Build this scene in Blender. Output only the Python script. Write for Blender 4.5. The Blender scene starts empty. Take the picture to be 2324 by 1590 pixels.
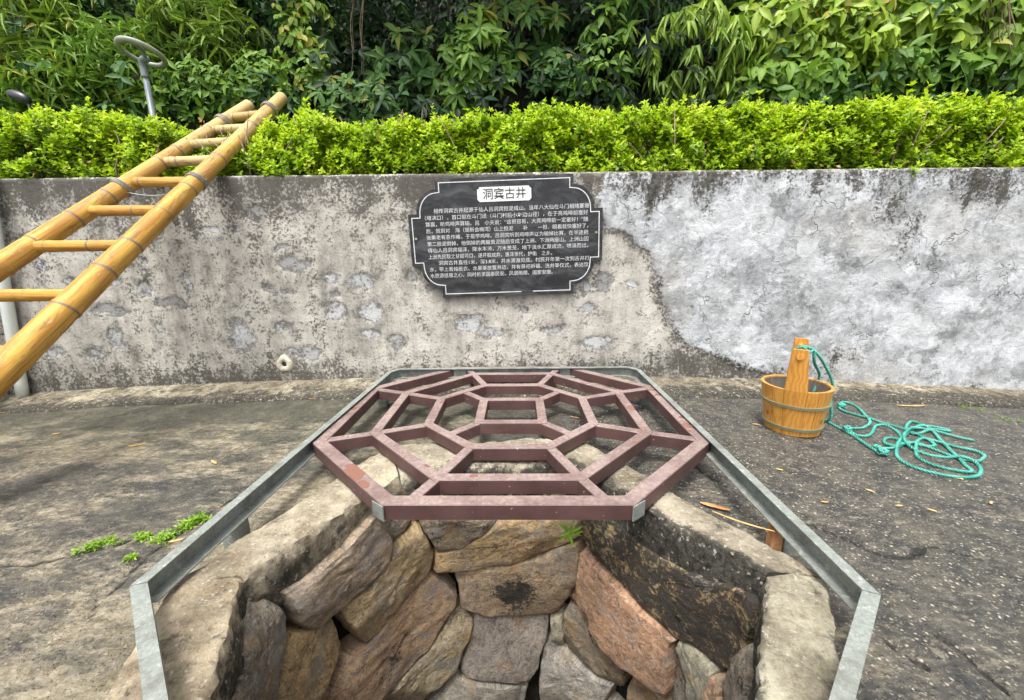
import bpy, math, random
import numpy as np
from mathutils import Matrix, Vector
random.seed(7)
RNG = np.random.default_rng(11)
R = math.radians
scene = bpy.context.scene
COL = scene.collection

# ---------------------------------------------------------------- camera, sky, sun, exposure
FPX, PITCH, ROLL, YAW = 925.0, R(13.3), R(-0.5), R(0.8)      # pixels refer to a 2324 x 1590 view of the photograph
CAM = np.array([0.0, 0.0, 0.78])

def rays(P):
    P = np.asarray(P, float).reshape(-1, 2)
    x = P[:, 0] - 1162; y = -(P[:, 1] - 795)
    c, s = math.cos(ROLL), math.sin(ROLL); x, y = c*x - s*y, s*x + c*y
    Y = FPX*math.cos(PITCH) + y*math.sin(PITCH); Z = y*math.cos(PITCH) - FPX*math.sin(PITCH)
    c, s = math.cos(YAW), math.sin(YAW)
    return np.stack([c*x - s*Y, s*x + c*Y, Z], 1)

cam_d = bpy.data.cameras.new('camera'); cam = bpy.data.objects.new('camera', cam_d); COL.objects.link(cam)
cam_d.sensor_width = 36; cam_d.lens = 36*FPX/2324; cam_d.clip_start = 0.02; cam_d.clip_end = 400
_f = rays([(1162, 795)])[0]; _r = rays([(1163, 795)])[0] - _f; _u = rays([(1162, 794)])[0] - _f
_f /= np.linalg.norm(_f); _r /= np.linalg.norm(_r); _u /= np.linalg.norm(_u)
cam.matrix_world = Matrix(((_r[0], _u[0], -_f[0], CAM[0]), (_r[1], _u[1], -_f[1], CAM[1]),
                           (_r[2], _u[2], -_f[2], CAM[2]), (0, 0, 0, 1)))
scene.camera = cam

SUN_EL, SUN_AZ = R(68), R(200)       # azimuth clockwise from +Y: behind the viewer's shoulder
world = bpy.data.worlds.new('World'); scene.world = world; world.use_nodes = True
wn = world.node_tree; bg = wn.nodes['Background']
sky = wn.nodes.new('ShaderNodeTexSky'); sky.sky_type = 'NISHITA'; sky.sun_disc = False
sky.sun_elevation = SUN_EL; sky.sun_rotation = SUN_AZ; sky.air_density = 0.6; sky.dust_density = 6.0; sky.ozone_density = 0.6
hs = wn.nodes.new('ShaderNodeHueSaturation'); hs.inputs['Saturation'].default_value = 0.25    # overcast: the blue is veiled
wn.links.new(sky.outputs[0], hs.inputs['Color']); wn.links.new(hs.outputs[0], bg.inputs['Color'])
bg.inputs['Strength'].default_value = 0.145
sun_d = bpy.data.lights.new('sun', 'SUN'); sun = bpy.data.objects.new('sun', sun_d); COL.objects.link(sun)
sun_d.energy = 1.25; sun_d.angle = R(14); sun_d.color = (1.0, 0.97, 0.92)
_sd = Vector((math.sin(SUN_AZ)*math.cos(SUN_EL), math.cos(SUN_AZ)*math.cos(SUN_EL), math.sin(SUN_EL)))
sun.rotation_euler = _sd.to_track_quat('Z', 'Y').to_euler(); sun.location = (0, -3, 8)
vs = scene.view_settings; vs.view_transform = 'Standard'; vs.look = 'None'; vs.gamma = 1; vs.exposure = 1.3
vs.use_curve_mapping = False
scene.cycles.max_bounces = 8; scene.cycles.use_denoising = True

# ---------------------------------------------------------------- pixel -> place
WALL_Y, WALL_TOP = 2.40, 1.214
def gz(x, y):                                    # the yard falls gently away to both sides
    return -0.0105*np.minimum(np.abs(np.asarray(x, float)), 3.6)**2 + 0*np.asarray(y, float)
def on_y(P, Y):
    r = rays(P); return CAM + r*(Y/r[:, 1])[:, None]
def on_z(P, z):
    r = rays(P); return CAM + r*((z - CAM[2])/r[:, 2])[:, None]
def on_ground(P, off=0.0):
    r = rays(P); z = np.zeros(len(r))
    for _ in range(8):
        q = CAM + r*((z + off - CAM[2])/r[:, 2])[:, None]; z = gz(q[:, 0], q[:, 1])
    return q

# ---------------------------------------------------------------- numpy noise
def _h(i, j, k):
    n = (i*374761393 + j*668265263 + k*2147483647) & 0xffffffff
    n = ((n ^ (n >> 13))*1274126177) & 0xffffffff
    return ((n ^ (n >> 16)) & 0xffff)/65535.0
def vnoise(p):
    p = np.asarray(p, float); i = np.floor(p).astype(np.int64); f = p - i; f = f*f*(3 - 2*f)
    o = 0
    for a in (0, 1):
        for b in (0, 1):
            for c in (0, 1):
                w = (f[:, 0] if a else 1 - f[:, 0])*(f[:, 1] if b else 1 - f[:, 1])*(f[:, 2] if c else 1 - f[:, 2])
                o = o + w*_h(i[:, 0] + a, i[:, 1] + b, i[:, 2] + c)
    return o
def fbm(x, y, z=0.0, scale=1.0, octv=4, seed=0):
    x, y, z = np.broadcast_arrays(np.asarray(x, float), np.asarray(y, float), np.asarray(z, float))
    p = np.stack([x.ravel(), y.ravel(), z.ravel()], 1)*scale + seed*17.31 + 200
    o = 0; a = 0.5; t = 0
    for k in range(octv):
        o = o + a*vnoise(p); t += a; a *= 0.5; p = p*2.03 + 5.7
    return (o/t).reshape(x.shape)                # 0..1, mean .5
def sstep(a, b, x):
    t = np.clip((x - a)/(b - a), 0, 1); return t*t*(3 - 2*t)
def inside(px, py, poly):
    c = np.zeros(px.shape, bool); n = len(poly)
    for i in range(n):
        x0, y0 = poly[i]; x1, y1 = poly[(i + 1) % n]
        if y0 == y1: continue
        c ^= ((y0 > py) != (y1 > py)) & (px < (x1 - x0)*(py - y0)/(y1 - y0) + x0)
    return c
def seg_dist(px, py, poly, closed=False):
    d = np.full(px.shape, 1e9); n = len(poly)
    for i in range(n if closed else n - 1):
        ax, ay = poly[i][:2]; bx, by = poly[(i + 1) % n][:2]
        vx, vy = bx - ax, by - ay; L = vx*vx + vy*vy + 1e-12
        t = np.clip(((px - ax)*vx + (py - ay)*vy)/L, 0, 1)
        d = np.minimum(d, np.hypot(px - ax - t*vx, py - ay - t*vy))
    return d

# ---------------------------------------------------------------- object helpers
def mesh_data(name, V, F, attrs=None, smooth=False, uv=None):
    V = np.asarray(V, np.float32).reshape(-1, 3); me = bpy.data.meshes.new(name)
    if isinstance(F, np.ndarray):
        F = F.astype(np.int32); n, k = F.shape
        me.vertices.add(len(V)); me.vertices.foreach_set('co', V.ravel())
        me.loops.add(n*k); me.loops.foreach_set('vertex_index', F.ravel())
        me.polygons.add(n); me.polygons.foreach_set('loop_start', np.arange(0, n*k, k, dtype=np.int32))
        try: me.polygons.foreach_set('loop_total', np.full(n, k, np.int32))
        except Exception: pass
        me.update(calc_edges=True)
    else:
        me.from_pydata([tuple(v) for v in V.tolist()], [], F); me.update()
    me.validate()
    if smooth: me.polygons.foreach_set('use_smooth', np.ones(len(me.polygons), bool))
    for nme, a in (attrs or {}).items():
        at = me.attributes.new(nme, 'FLOAT', 'POINT'); at.data.foreach_set('value', np.asarray(a, np.float32).ravel())
    if uv is not None:
        l = me.uv_layers.new(name='uv'); vi = np.zeros(len(me.loops), np.int32); me.loops.foreach_get('vertex_index', vi)
        l.data.foreach_set('uv', np.asarray(uv, np.float32)[vi].ravel())
    return me
def obj(name, V, F, mat, parent=None, attrs=None, smooth=False, uv=None, color=None, label=None, sharp=None):
    me = V if isinstance(V, bpy.types.Mesh) else mesh_data(name, V, F, attrs, smooth, uv)
    if mat is not None and not me.materials: me.materials.append(mat)
    if sharp: me.set_sharp_from_angle(angle=R(sharp))
    o = bpy.data.objects.new(name, me); COL.objects.link(o)
    if parent is not None:
        o.parent = parent; o.location = -parent.matrix_world.translation if parent.type == 'EMPTY' else (0, 0, 0)
    if color: o.color = (*color, 1)
    if label: o['label'] = label
    return o
def tag(o, label, cat, group=None):
    o['label'] = label; o['category'] = cat
    if group: o['group'] = group
    return o
def thing(name, label, cat, loc=(0, 0, 0), group=None):
    o = bpy.data.objects.new(name, None); COL.objects.link(o); o.location = loc
    o.matrix_world = Matrix.Translation(loc); o.empty_display_size = 0.1
    return tag(o, label, cat, group)
def join(parts):
    V, F, n = [], [], 0
    for v, f in parts:
        v = np.asarray(v, float).reshape(-1, 3); V.append(v); F += [[i + n for i in q] for q in f]; n += len(v)
    return np.concatenate(V), F
def box(a, b):
    (x0, y0, z0), (x1, y1, z1) = a, b
    V = [(x, y, z) for z in (z0, z1) for y in (y0, y1) for x in (x0, x1)]
    return V, [[0, 2, 3, 1], [4, 5, 7, 6], [0, 1, 5, 4], [2, 6, 7, 3], [0, 4, 6, 2], [1, 3, 7, 5]]
def prism(poly, z0, z1):
    n = len(poly)
    V = [(x, y, z0) for x, y in poly] + [(x, y, z1) for x, y in poly]
    return V, [list(range(n))[::-1], list(range(n, 2*n))] + [[i, (i + 1) % n, n + (i + 1) % n, n + i] for i in range(n)]
def grid_faces(nu, nv, wrap_u=False):
    i = np.arange(nu if wrap_u else nu - 1); j = np.arange(nv - 1)
    a = (j[:, None]*nu + i[None]).ravel(); b = (j[:, None]*nu + (i[None] + 1) % nu).ravel()
    return np.stack([a, b, b + nu, a + nu], 1)
def frames(P):
    P = np.asarray(P, float); T = np.gradient(P, axis=0); T /= np.linalg.norm(T, axis=1)[:, None] + 1e-12
    n = np.cross(T[0], (0.13, 0.2, 0.97)); n /= np.linalg.norm(n); N = []
    for t in T:
        n = n - t*np.dot(n, t); n /= np.linalg.norm(n) + 1e-12; N.append(n)
    N = np.array(N); return T, N, np.cross(T, N)
def tube(P, rad, k=10, cap=True, lobes=0, twist=0.0):
    P = np.asarray(P, float); T, N, B = frames(P); m = len(P); rad = np.broadcast_to(rad, (m,))
    s = np.concatenate([[0], np.cumsum(np.linalg.norm(np.diff(P, axis=0), axis=1))])
    th = np.arange(k)*2*math.pi/k
    r = rad[:, None]*(1 + (0.22*np.cos(lobes*(th[None] - 0)) if lobes else 0*th[None]))
    ang = th[None] + twist*s[:, None]
    V = P[:, None] + r[..., None]*(np.cos(ang)[..., None]*N[:, None] + np.sin(ang)[..., None]*B[:, None])
    V = V.reshape(-1, 3); F = grid_faces(k, m, True).tolist()
    if cap: F += [list(range(k))[::-1], list(range((m - 1)*k, m*k))]
    return V, F
def catmull(P, step=0.01):
    P = np.asarray(P, float); Q = np.concatenate([[2*P[0] - P[1]], P, [2*P[-1] - P[-2]]]); out = []
    for i in range(len(P) - 1):
        p0, p1, p2, p3 = Q[i:i + 4]; n = max(2, int(np.linalg.norm(p2 - p1)/step)); t = np.linspace(0, 1, n, endpoint=False)[:, None]
        out.append(.5*((2*p1) + (-p0 + p2)*t + (2*p0 - 5*p1 + 4*p2 - p3)*t*t + (-p0 + 3*p1 - 3*p2 + p3)*t**3))
    out.append(P[-1:]); return np.concatenate(out)

# ---------------------------------------------------------------- material helpers
class MT:
    def __init__(s, name, rough=0.8, spec=0.3):
        s.m = bpy.data.materials.new(name); s.m.use_nodes = True; s.t = s.m.node_tree; s.b = s.t.nodes['Principled BSDF']
        s.b.inputs['Roughness'].default_value = rough; s.b.inputs['Specular IOR Level'].default_value = spec
        s.co = s.new('ShaderNodeTexCoord').outputs['Object']
    def new(s, k): return s.t.nodes.new(k)
    def put(s, sock, v):
        if isinstance(v, bpy.types.NodeSocket): s.t.links.new(v, sock)
        elif isinstance(v, tuple) and len(v) == 3 and sock.type == 'RGBA': sock.default_value = (*v, 1)
        else: sock.default_value = v
    def map(s, scale, vec=None, rot=(0, 0, 0)):
        n = s.new('ShaderNodeMapping'); s.put(n.inputs['Vector'], vec or s.co); n.inputs['Scale'].default_value = scale; n.inputs['Rotation'].default_value = rot
        return n.outputs[0]
    def noise(s, scale, detail=4, rough=0.6, vec=None, dist=0.0, color=False):
        n = s.new('ShaderNodeTexNoise'); s.put(n.inputs['Vector'], vec or s.co)
        n.inputs['Scale'].default_value = scale; n.inputs['Detail'].default_value = detail; n.inputs['Roughness'].default_value = rough; n.inputs['Distortion'].default_value = dist
        return n.outputs['Color' if color else 'Fac']
    def voro(s, scale, vec=None, feature='F1', out='Distance', rnd=1.0):
        n = s.new('ShaderNodeTexVoronoi'); n.feature = feature; s.put(n.inputs['Vector'], vec or s.co); n.inputs['Scale'].default_value = scale
        n.inputs['Randomness'].default_value = rnd; return n.outputs[out]
    def warp(s, amt, scale=6.0, vec=None):
        a = s.new('ShaderNodeVectorMath'); a.operation = 'MULTIPLY_ADD'
        s.put(a.inputs[0], s.noise(scale, 3, vec=vec, color=True)); a.inputs[1].default_value = (amt,)*3; s.put(a.inputs[2], vec or s.co); return a.outputs[0]
    def mth(s, op, a, b=0.0, c=0.0, clamp=False):
        n = s.new('ShaderNodeMath'); n.operation = op; n.use_clamp = clamp; s.put(n.inputs[0], a); s.put(n.inputs[1], b); s.put(n.inputs[2], c); return n.outputs[0]
    def step(s, x, lo, hi):
        n = s.new('ShaderNodeMapRange'); n.interpolation_type = 'SMOOTHSTEP'; s.put(n.inputs[0], x); n.inputs[1].default_value = lo; n.inputs[2].default_value = hi; return n.outputs[0]
    def mix(s, f, a, b, mode='MIX'):
        n = s.new('ShaderNodeMix'); n.data_type = 'RGBA'; n.blend_type = mode; s.put(n.inputs[0], f); s.put(n.inputs[6], a); s.put(n.inputs[7], b); return n.outputs[2]
    def ramp(s, x, *stops):
        n = s.new('ShaderNodeValToRGB'); e = n.color_ramp.elements
        while len(e) < len(stops): e.new(0.5)
        for el, (p, c) in zip(e, stops): el.position = p; el.color = (*c, 1)
        s.put(n.inputs[0], x); return n.outputs[0]
    def attr(s, name):
        n = s.new('ShaderNodeAttribute'); n.attribute_name = name; return n.outputs['Fac']
    def objcol(s): return s.new('ShaderNodeObjectInfo').outputs['Color']
    def objrnd(s): return s.new('ShaderNodeObjectInfo').outputs['Random']
    def bump(s, h, dist=0.01, strength=1.0):
        n = s.new('ShaderNodeBump'); n.inputs['Distance'].default_value = dist; n.inputs['Strength'].default_value = strength; s.put(n.inputs['Height'], h)
        s.put(s.b.inputs['Normal'], n.outputs[0])
    def col(s, c): s.put(s.b.inputs['Base Color'], c); return s
    def rough(s, v): s.put(s.b.inputs['Roughness'], v); return s
def sep_xyz(m, vec=None):
    n = m.new('ShaderNodeSeparateXYZ'); m.put(n.inputs[0], vec or m.co); return n.outputs

# --- weathered wall: attributes carry where the stains lie, nodes carry their grain
def m_wall():
    m = MT('weathered_plaster', 0.92, 0.2)
    fine = m.noise(60, 7, .75); mid = m.noise(13, 5, .68); streak = m.noise(1, 5, .68, vec=m.map((11, 11, 1.7))); big = m.noise(2.6, 4, .6)
    base = m.mix(m.step(m.mth('ADD', m.mth('MULTIPLY', streak, .55), m.mth('MULTIPLY', fine, .45)), .34, .62), (.19, .182, .16), (.52, .50, .45))
    base = m.mix(m.mth('MULTIPLY', m.step(big, .42, .66), .5), base, (.60, .58, .52))
    # right-hand cement coat
    cm1 = m.noise(3.4, 6, .62, vec=m.warp(.25, 2.5), dist=.5); cm2 = m.noise(15, 7, .72, dist=.9); cm3 = m.noise(48, 5, .7)
    cem = m.ramp(m.mth('ADD', m.mth('MULTIPLY', cm1, .42), m.mth('ADD', m.mth('MULTIPLY', cm2, .45), m.mth('MULTIPLY', cm3, .16))), (.38, (.12, .125, .12)), (.45, (.24, .25, .256)), (.52, (.375, .395, .412)), (.62, (.55, .578, .60)))
    fl = m.warp(.28, 11); fk = sep_xyz(m, m.voro(7.5, vec=fl, out='Color')); fk2 = sep_xyz(m, m.voro(17, vec=m.warp(.14, 24), out='Color'))
    cem = m.mix(m.mth('MULTIPLY', m.step(fk[0], .45, .95), .40), cem, (.30, .31, .305)); cem = m.mix(m.mth('MULTIPLY', m.step(fk[1], .45, .95), .45), cem, (.62, .645, .665))
    cem = m.mix(m.mth('MULTIPLY', m.step(fk2[0], .6, .9), .30), cem, (.24, .245, .235)); cem = m.mix(m.mth('MULTIPLY', m.step(fk2[1], .6, .9), .35), cem, (.66, .68, .69))
    cem = m.mix(m.mth('MULTIPLY', m.step(m.noise(1.7, 3), .50, .66), .40), cem, (.40, .385, .35))
    crk = m.voro(2.3, vec=m.warp(.30, 6.5), feature='DISTANCE_TO_EDGE')
    crk = m.mth('MULTIPLY', m.mth('SUBTRACT', 1.0, m.step(crk, .001, .009)), m.step(m.noise(1.9, 3), .48, .60))
    cem = m.mix(m.mth('MULTIPLY', crk, .62), cem, (.10, .10, .095))
    wob = m.mth('MULTIPLY', m.mth('SUBTRACT', mid, .5), .12)
    isc = m.step(m.mth('ADD', m.attr('cement'), wob), -.004, .004)
    c = m.mix(isc, base, cem)
    rim = m.mth('MULTIPLY', m.mth('SUBTRACT', 1.0, m.step(m.mth('ABSOLUTE', m.mth('ADD', m.attr('cement'), m.mth('ADD', wob, .014))), .004, .034)), m.step(fine, .38, .55))
    c = m.mix(m.mth('MULTIPLY', rim, .85), c, (.065, .058, .048))
    # peeled patches with a broken dark rim
    pj = m.mth('ADD', m.mth('MULTIPLY', m.mth('SUBTRACT', m.noise(17, 6, .75), .5), 1.7), m.mth('MULTIPLY', m.mth('SUBTRACT', fine, .5), .8))
    pw = m.mth('ADD', m.attr('peel'), pj); tone = m.attr('peeltone')
    pin = m.mix(m.step(m.mth('ADD', pw, m.mth('MULTIPLY', m.mth('SUBTRACT', m.noise(33, 6, .75), .5), 1.6)), .12, .42), (.15, .148, .14), m.mix(tone, (.22, .225, .22), (.50, .52, .535)))
    c = m.mix(m.mth('MULTIPLY', m.step(pw, -.02, .16), .88), c, pin)
    # algae and dark pits
    al = m.mth('ADD', m.attr('algae'), m.mth('ADD', m.mth('MULTIPLY', m.mth('SUBTRACT', fine, .5), 2.6), m.mth('ADD', m.mth('MULTIPLY', m.mth('SUBTRACT', streak, .5), 1.6), m.mth('MULTIPLY', m.mth('SUBTRACT', mid, .5), 1.2))))
    c = m.mix(m.mth('MULTIPLY', m.step(al, .22, .72), .95), c, m.mix(m.step(m.noise(45, 5, .75), .35, .65), (.014, .013, .011), (.095, .087, .072)))
    pit = m.mth('ADD', fine, m.mth('ADD', m.mth('MULTIPLY', m.mth('SUBTRACT', mid, .5), .7), m.mth('MULTIPLY', m.attr('algae'), .18)))
    c = m.mix(m.mth('MULTIPLY', m.mth('MULTIPLY', m.step(pit, .50, .66), m.mth('SUBTRACT', 1.0, m.mth('MULTIPLY', isc, .75))), .72), c, (.105, .099, .086))
    m.col(c)
    m.bump(m.mth('ADD', m.mth('ADD', m.mth('MULTIPLY', fine, 1.0), m.mth('MULTIPLY', m.mth('MULTIPLY', cm2, isc), 1.6)), m.mth('ADD', m.mth('MULTIPLY', mid, .7), m.mth('MULTIPLY', crk, -.8))), .006, .9)
    return m.m
def m_ground():
    m = MT('damp_concrete', 0.75, 0.35)
    st = m.noise(1, 7, .75, vec=m.map((3.2, 7.5, 3), rot=(0, 0, R(12)))); fine = m.noise(75, 6, .78); grit = m.noise(1, 5, .75, vec=m.map((34, 60, 30), rot=(0, 0, R(12))))
    wv = m.warp(.012, 60); v = m.voro(85, vec=wv); pcol = m.voro(85, vec=wv, out='Color'); v2 = m.voro(170, vec=wv); p2c = m.voro(170, vec=wv, out='Color')
    dark = m.mix(m.step(m.noise(10, 6, .75), .35, .68), (.028, .029, .029), (.090, .083, .067))
    dark = m.mix(m.mth('MULTIPLY', m.step(grit, .5, .66), .6), dark, (.21, .19, .145))
    warm = m.mix(m.step(grit, .32, .68), (.145, .118, .075), (.36, .315, .23))
    sd = m.mth('ADD', m.attr('sand'), m.mth('ADD', m.mth('MULTIPLY', m.mth('SUBTRACT', st, .5), 2.6), m.mth('MULTIPLY', m.mth('SUBTRACT', fine, .5), .9)))
    c = m.mix(m.mth('MULTIPLY', m.step(sd, .12, .62), .92), dark, warm)
    gv = m.attr('gravel')
    peb = m.mth('SUBTRACT', 1.0, m.step(v, .16, .40)); sel = m.step(sep_xyz(m, pcol)[0], .60, .68)
    pebc = m.mix(sep_xyz(m, pcol)[1], (.24, .205, .15), (.58, .53, .43))
    c = m.mix(m.mth('MULTIPLY', m.mth('MULTIPLY', peb, sel), m.mth('MULTIPLY', gv, .85)), c, pebc)
    p2 = m.mth('MULTIPLY', m.mth('SUBTRACT', 1.0, m.step(v2, .16, .40)), m.step(sep_xyz(m, p2c)[0], .55, .62))
    c = m.mix(m.mth('MULTIPLY', p2, m.mth('MULTIPLY', gv, .7)), c, m.mix(sep_xyz(m, p2c)[1], (.16, .14, .11), (.42, .37, .29)))
    c = m.mix(m.mth('MULTIPLY', m.step(m.noise(42, 5, .8), .56, .66), .65), c, (.04, .039, .034))
    c = m.mix(m.mth('MULTIPLY', m.mth('MULTIPLY', m.attr('moss'), m.step(fine, .42, .6)), .6), c, (.115, .12, .05))
    ck = m.mth('SUBTRACT', 1.0, m.step(m.mth('ADD', m.attr('crack'), m.mth('MULTIPLY', m.mth('SUBTRACT', m.noise(30, 5, .8), .45), .022)), .002, .010))
    c = m.mix(m.mth('MULTIPLY', ck, .9), c, (.018, .017, .015))
    m.col(c); m.rough(m.mix(m.step(sd, .1, .6), (.52,)*3, (.9,)*3))
    m.bump(m.mth('ADD', m.mth('MULTIPLY', fine, 1.1), m.mth('ADD', m.mth('MULTIPLY', peb, .5), m.mth('ADD', m.mth('MULTIPLY', grit, .6), m.mth('MULTIPLY', ck, -1.5)))), .006, 1.0)
    return m.m
def m_curb():
    m = MT('mossy_concrete', 0.9, 0.25)
    n1 = m.noise(5, 6, .68); f = m.noise(65, 7, .8); g = m.noise(17, 7, .78)
    oi = m.objcol()
    c = m.mix(m.step(m.mth('ADD', m.mth('MULTIPLY', n1, .55), m.mth('MULTIPLY', f, .45)), .36, .60), (.16, .135, .10), (.45, .41, .33))
    c = m.mix(m.mth('MULTIPLY', m.step(n1, .48, .64), .6), c, (.58, .535, .435))
    c = m.mix(m.mth('MULTIPLY', m.step(m.noise(8, 5, .7, vec=m.map((1, 1, 1), rot=(.5, .3, 1))), .54, .66), .6), c, (.20, .155, .10))
    c = m.mix(.6, c, m.mix(1.0, c, oi, 'MULTIPLY'))
    al = m.mth('ADD', m.attr('algae'), m.mth('ADD', m.mth('MULTIPLY', m.mth('SUBTRACT', g, .5), 2.3), m.mth('MULTIPLY', m.mth('SUBTRACT', f, .5), 1.5)))
    c = m.mix(m.mth('MULTIPLY', m.step(al, .22, .70), .95), c, m.mix(m.step(f, .38, .62), (.014, .014, .012), (.085, .08, .066)))
    c = m.mix(m.mth('MULTIPLY', m.step(m.noise(70, 3, .6), .60, .68), .6), c, (.60, .57, .48))
    m.col(c); m.bump(m.mth('ADD', m.mth('MULTIPLY', f, 1.5), m.mth('MULTIPLY', g, 1.2)), .007, 1.0); return m.m
def m_stone():
    m = MT('schist_stone', 0.78, 0.35)
    uv = m.new('ShaderNodeUVMap').outputs[0]; rnd = m.objrnd()
    off = m.new('ShaderNodeVectorMath'); off.operation = 'MULTIPLY_ADD'; m.put(off.inputs[0], rnd); off.inputs[1].default_value = (37, 53, 91); m.put(off.inputs[2], uv); uv = off.outputs[0]
    lay = m.noise(1, 8, .78, vec=m.map((20, 38, 1), uv), dist=1.0); bl = m.noise(8, 6, .7, vec=uv, dist=.5); f = m.noise(110, 6, .8); mid = m.noise(26, 6, .75, dist=.8)
    base = m.mix(.14, m.objcol(), (.29, .275, .25)); grain = sep_xyz(m, m.voro(150, out='Color'))[0]
    c = m.mix(m.step(m.mth('ADD', m.mth('MULTIPLY', lay, .6), m.mth('MULTIPLY', f, .4)), .36, .62), m.mix(1.0, base, (.38, .37, .38), 'MULTIPLY'), m.mix(1.0, base, (1.9, 1.82, 1.7), 'MULTIPLY'))
    c = m.mix(m.mth('MULTIPLY', m.step(bl, .50, .62), .6), c, (.27, .255, .235))
    c = m.mix(m.mth('MULTIPLY', m.step(m.noise(9, 5, .7, vec=m.map((1, 1, 1), uv, (0, 0, 1.1))), .54, .66), .5), c, (.42, .265, .12))
    c = m.mix(m.mth('MULTIPLY', m.step(m.mth('ADD', m.mth('MULTIPLY', mid, .7), m.mth('MULTIPLY', grain, .3)), .56, .72), .6), c, (.62, .57, .49))
    dk = m.mth('ADD', m.attr('soot'), m.mth('ADD', m.mth('MULTIPLY', m.mth('SUBTRACT', mid, .5), 1.9), m.mth('MULTIPLY', m.mth('SUBTRACT', f, .5), 1.4)))
    c = m.mix(m.mth('MULTIPLY', m.step(dk, .30, .56), .93), c, (.022, .022, .021))
    c = m.mix(m.mth('MULTIPLY', m.step(f, .56, .68), .4), c, (.07, .062, .055))
    c = m.mix(m.mth('MULTIPLY', m.step(m.mth('ADD', m.attr('moss'), m.mth('MULTIPLY', m.mth('SUBTRACT', mid, .5), 1.4)), .40, .7), .7), c, (.11, .125, .06))
    m.col(c); m.rough(m.mix(lay, (.62,)*3, (.88,)*3))
    m.bump(m.mth('ADD', m.mth('MULTIPLY', lay, .7), m.mth('ADD', m.mth('MULTIPLY', f, .9), m.mth('MULTIPLY', mid, .8))), .010, 1.0); return m.m
def m_simple(name, c0, c1, scale=8, rough=.7, spec=.3, bump=0.0, metal=0.0, stretch=None):
    m = MT(name, rough, spec); v = m.map(stretch) if stretch else m.co
    n = m.noise(scale, 5, .65, vec=v); m.col(m.mix(m.step(n, .3, .7), c0, c1)); m.b.inputs['Metallic'].default_value = metal
    if bump: m.bump(m.noise(scale*5, 4), bump, .8)
    return m.m
def m_steel_paint():
    m = MT('mauve_brown_paint', 0.45, 0.4)
    n = m.noise(9, 4); f = m.noise(70, 5, .75)
    nz = m.new('ShaderNodeNewGeometry'); up = m.step(sep_xyz(m, nz.outputs['Normal'])[2], .5, .9)
    pai = m.mix(m.step(n, .3, .7), (.066, .034, .031), (.098, .053, .048))
    dust = m.mix(m.step(f, .3, .75), (.19, .135, .120), (.36, .285, .262))          # pale dust lies on what faces up
    c = m.mix(m.mth('MULTIPLY', up, m.mth('ADD', .45, m.mth('MULTIPLY', m.step(m.noise(6, 5, .7), .35, .6), .45))), pai, dust)
    wet = m.step(m.mth('ADD', m.noise(11, 2, .5, vec=m.map((1, 1, .2))), m.attr('wet')), .642, .655)
    c = m.mix(m.mth('MULTIPLY', m.mth('MULTIPLY', wet, up), .95), c, (.20, .095, .070))
    c = m.mix(m.mth('MULTIPLY', m.step(m.noise(90, 2, .6), .70, .74), .7), c, (.5, .46, .44))
    m.col(c); m.rough(m.mix(m.mth('MULTIPLY', wet, up), (.55,)*3, (.25,)*3)); m.bump(f, .001, .5); return m.m
def m_galv():
    m = MT('galvanised_steel', 0.42, 0.5); v = m.voro(240, out='Color'); n = m.noise(9, 6, .7)
    c = m.mix(sep_xyz(m, v)[0], (.20, .22, .20), (.28, .305, .28)); c = m.mix(m.mth('MULTIPLY', m.step(n, .46, .64), .65), c, (.12, .118, .098)); c = m.mix(m.mth('MULTIPLY', m.step(m.noise(40, 5, .75), .56, .66), .4), c, (.55, .57, .55))
    m.b.inputs['Metallic'].default_value = .3; m.col(c); m.rough(m.mix(n, (.45,)*3, (.75,)*3)); m.bump(n, .001, .4); return m.m
def m_bamboo():
    m = MT('bamboo', 0.55, 0.3)
    uvn = m.new('ShaderNodeUVMap').outputs[0]
    l = m.noise(1, 5, .65, vec=m.map((55, 2.2, 1), uvn)); b = m.noise(2.6, 4, .6, vec=m.map((3, 1.3, 1), uvn)); sp = m.noise(1, 4, .7, vec=m.map((90, 26, 1), uvn))
    age = m.attr('age')
    c = m.mix(m.step(l, .3, .7), (.46, .25, .036), (.60, .37, .078))
    c = m.mix(m.mth('MULTIPLY', m.step(b, .42, .60), .85), c, (.34, .15, .028))
    c = m.mix(m.step(m.mth('ADD', age, m.mth('MULTIPLY', m.mth('SUBTRACT', b, .5), .8)), .35, .9), c, m.mix(l, (.40, .30, .14), (.58, .48, .28)))
    c = m.mix(m.mth('MULTIPLY', m.step(sp, .62, .72), .5), c, (.17, .10, .05))
    sg = m.attr('seg'); c = m.mix(m.mth('MULTIPLY', m.step(sg, .55, .9), .65), c, m.mix(l, (.33, .15, .035), (.50, .27, .06))); c = m.mix(m.mth('MULTIPLY', m.step(sg, .4, .1), .0), c, c)
    gr = m.noise(1, 6, .75, vec=m.map((9, 7, 1), uvn), dist=1.0); c = m.mix(m.mth('MULTIPLY', m.step(gr, .52, .64), .6), c, (.12, .075, .045)); c = m.mix(m.mth('MULTIPLY', m.step(m.noise(1, 5, .7, vec=m.map((20, 12, 1), uvn)), .60, .68), .5), c, (.62, .55, .40))
    nd = m.attr('node'); c = m.mix(m.mth('MULTIPLY', m.step(nd, .35, .8), .85), c, m.mix(l, (.09, .065, .05), (.20, .17, .14)))
    m.col(c); m.bump(m.mth('ADD', l, m.mth('MULTIPLY', sp, .4)), .0015, .6); return m.m
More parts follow.
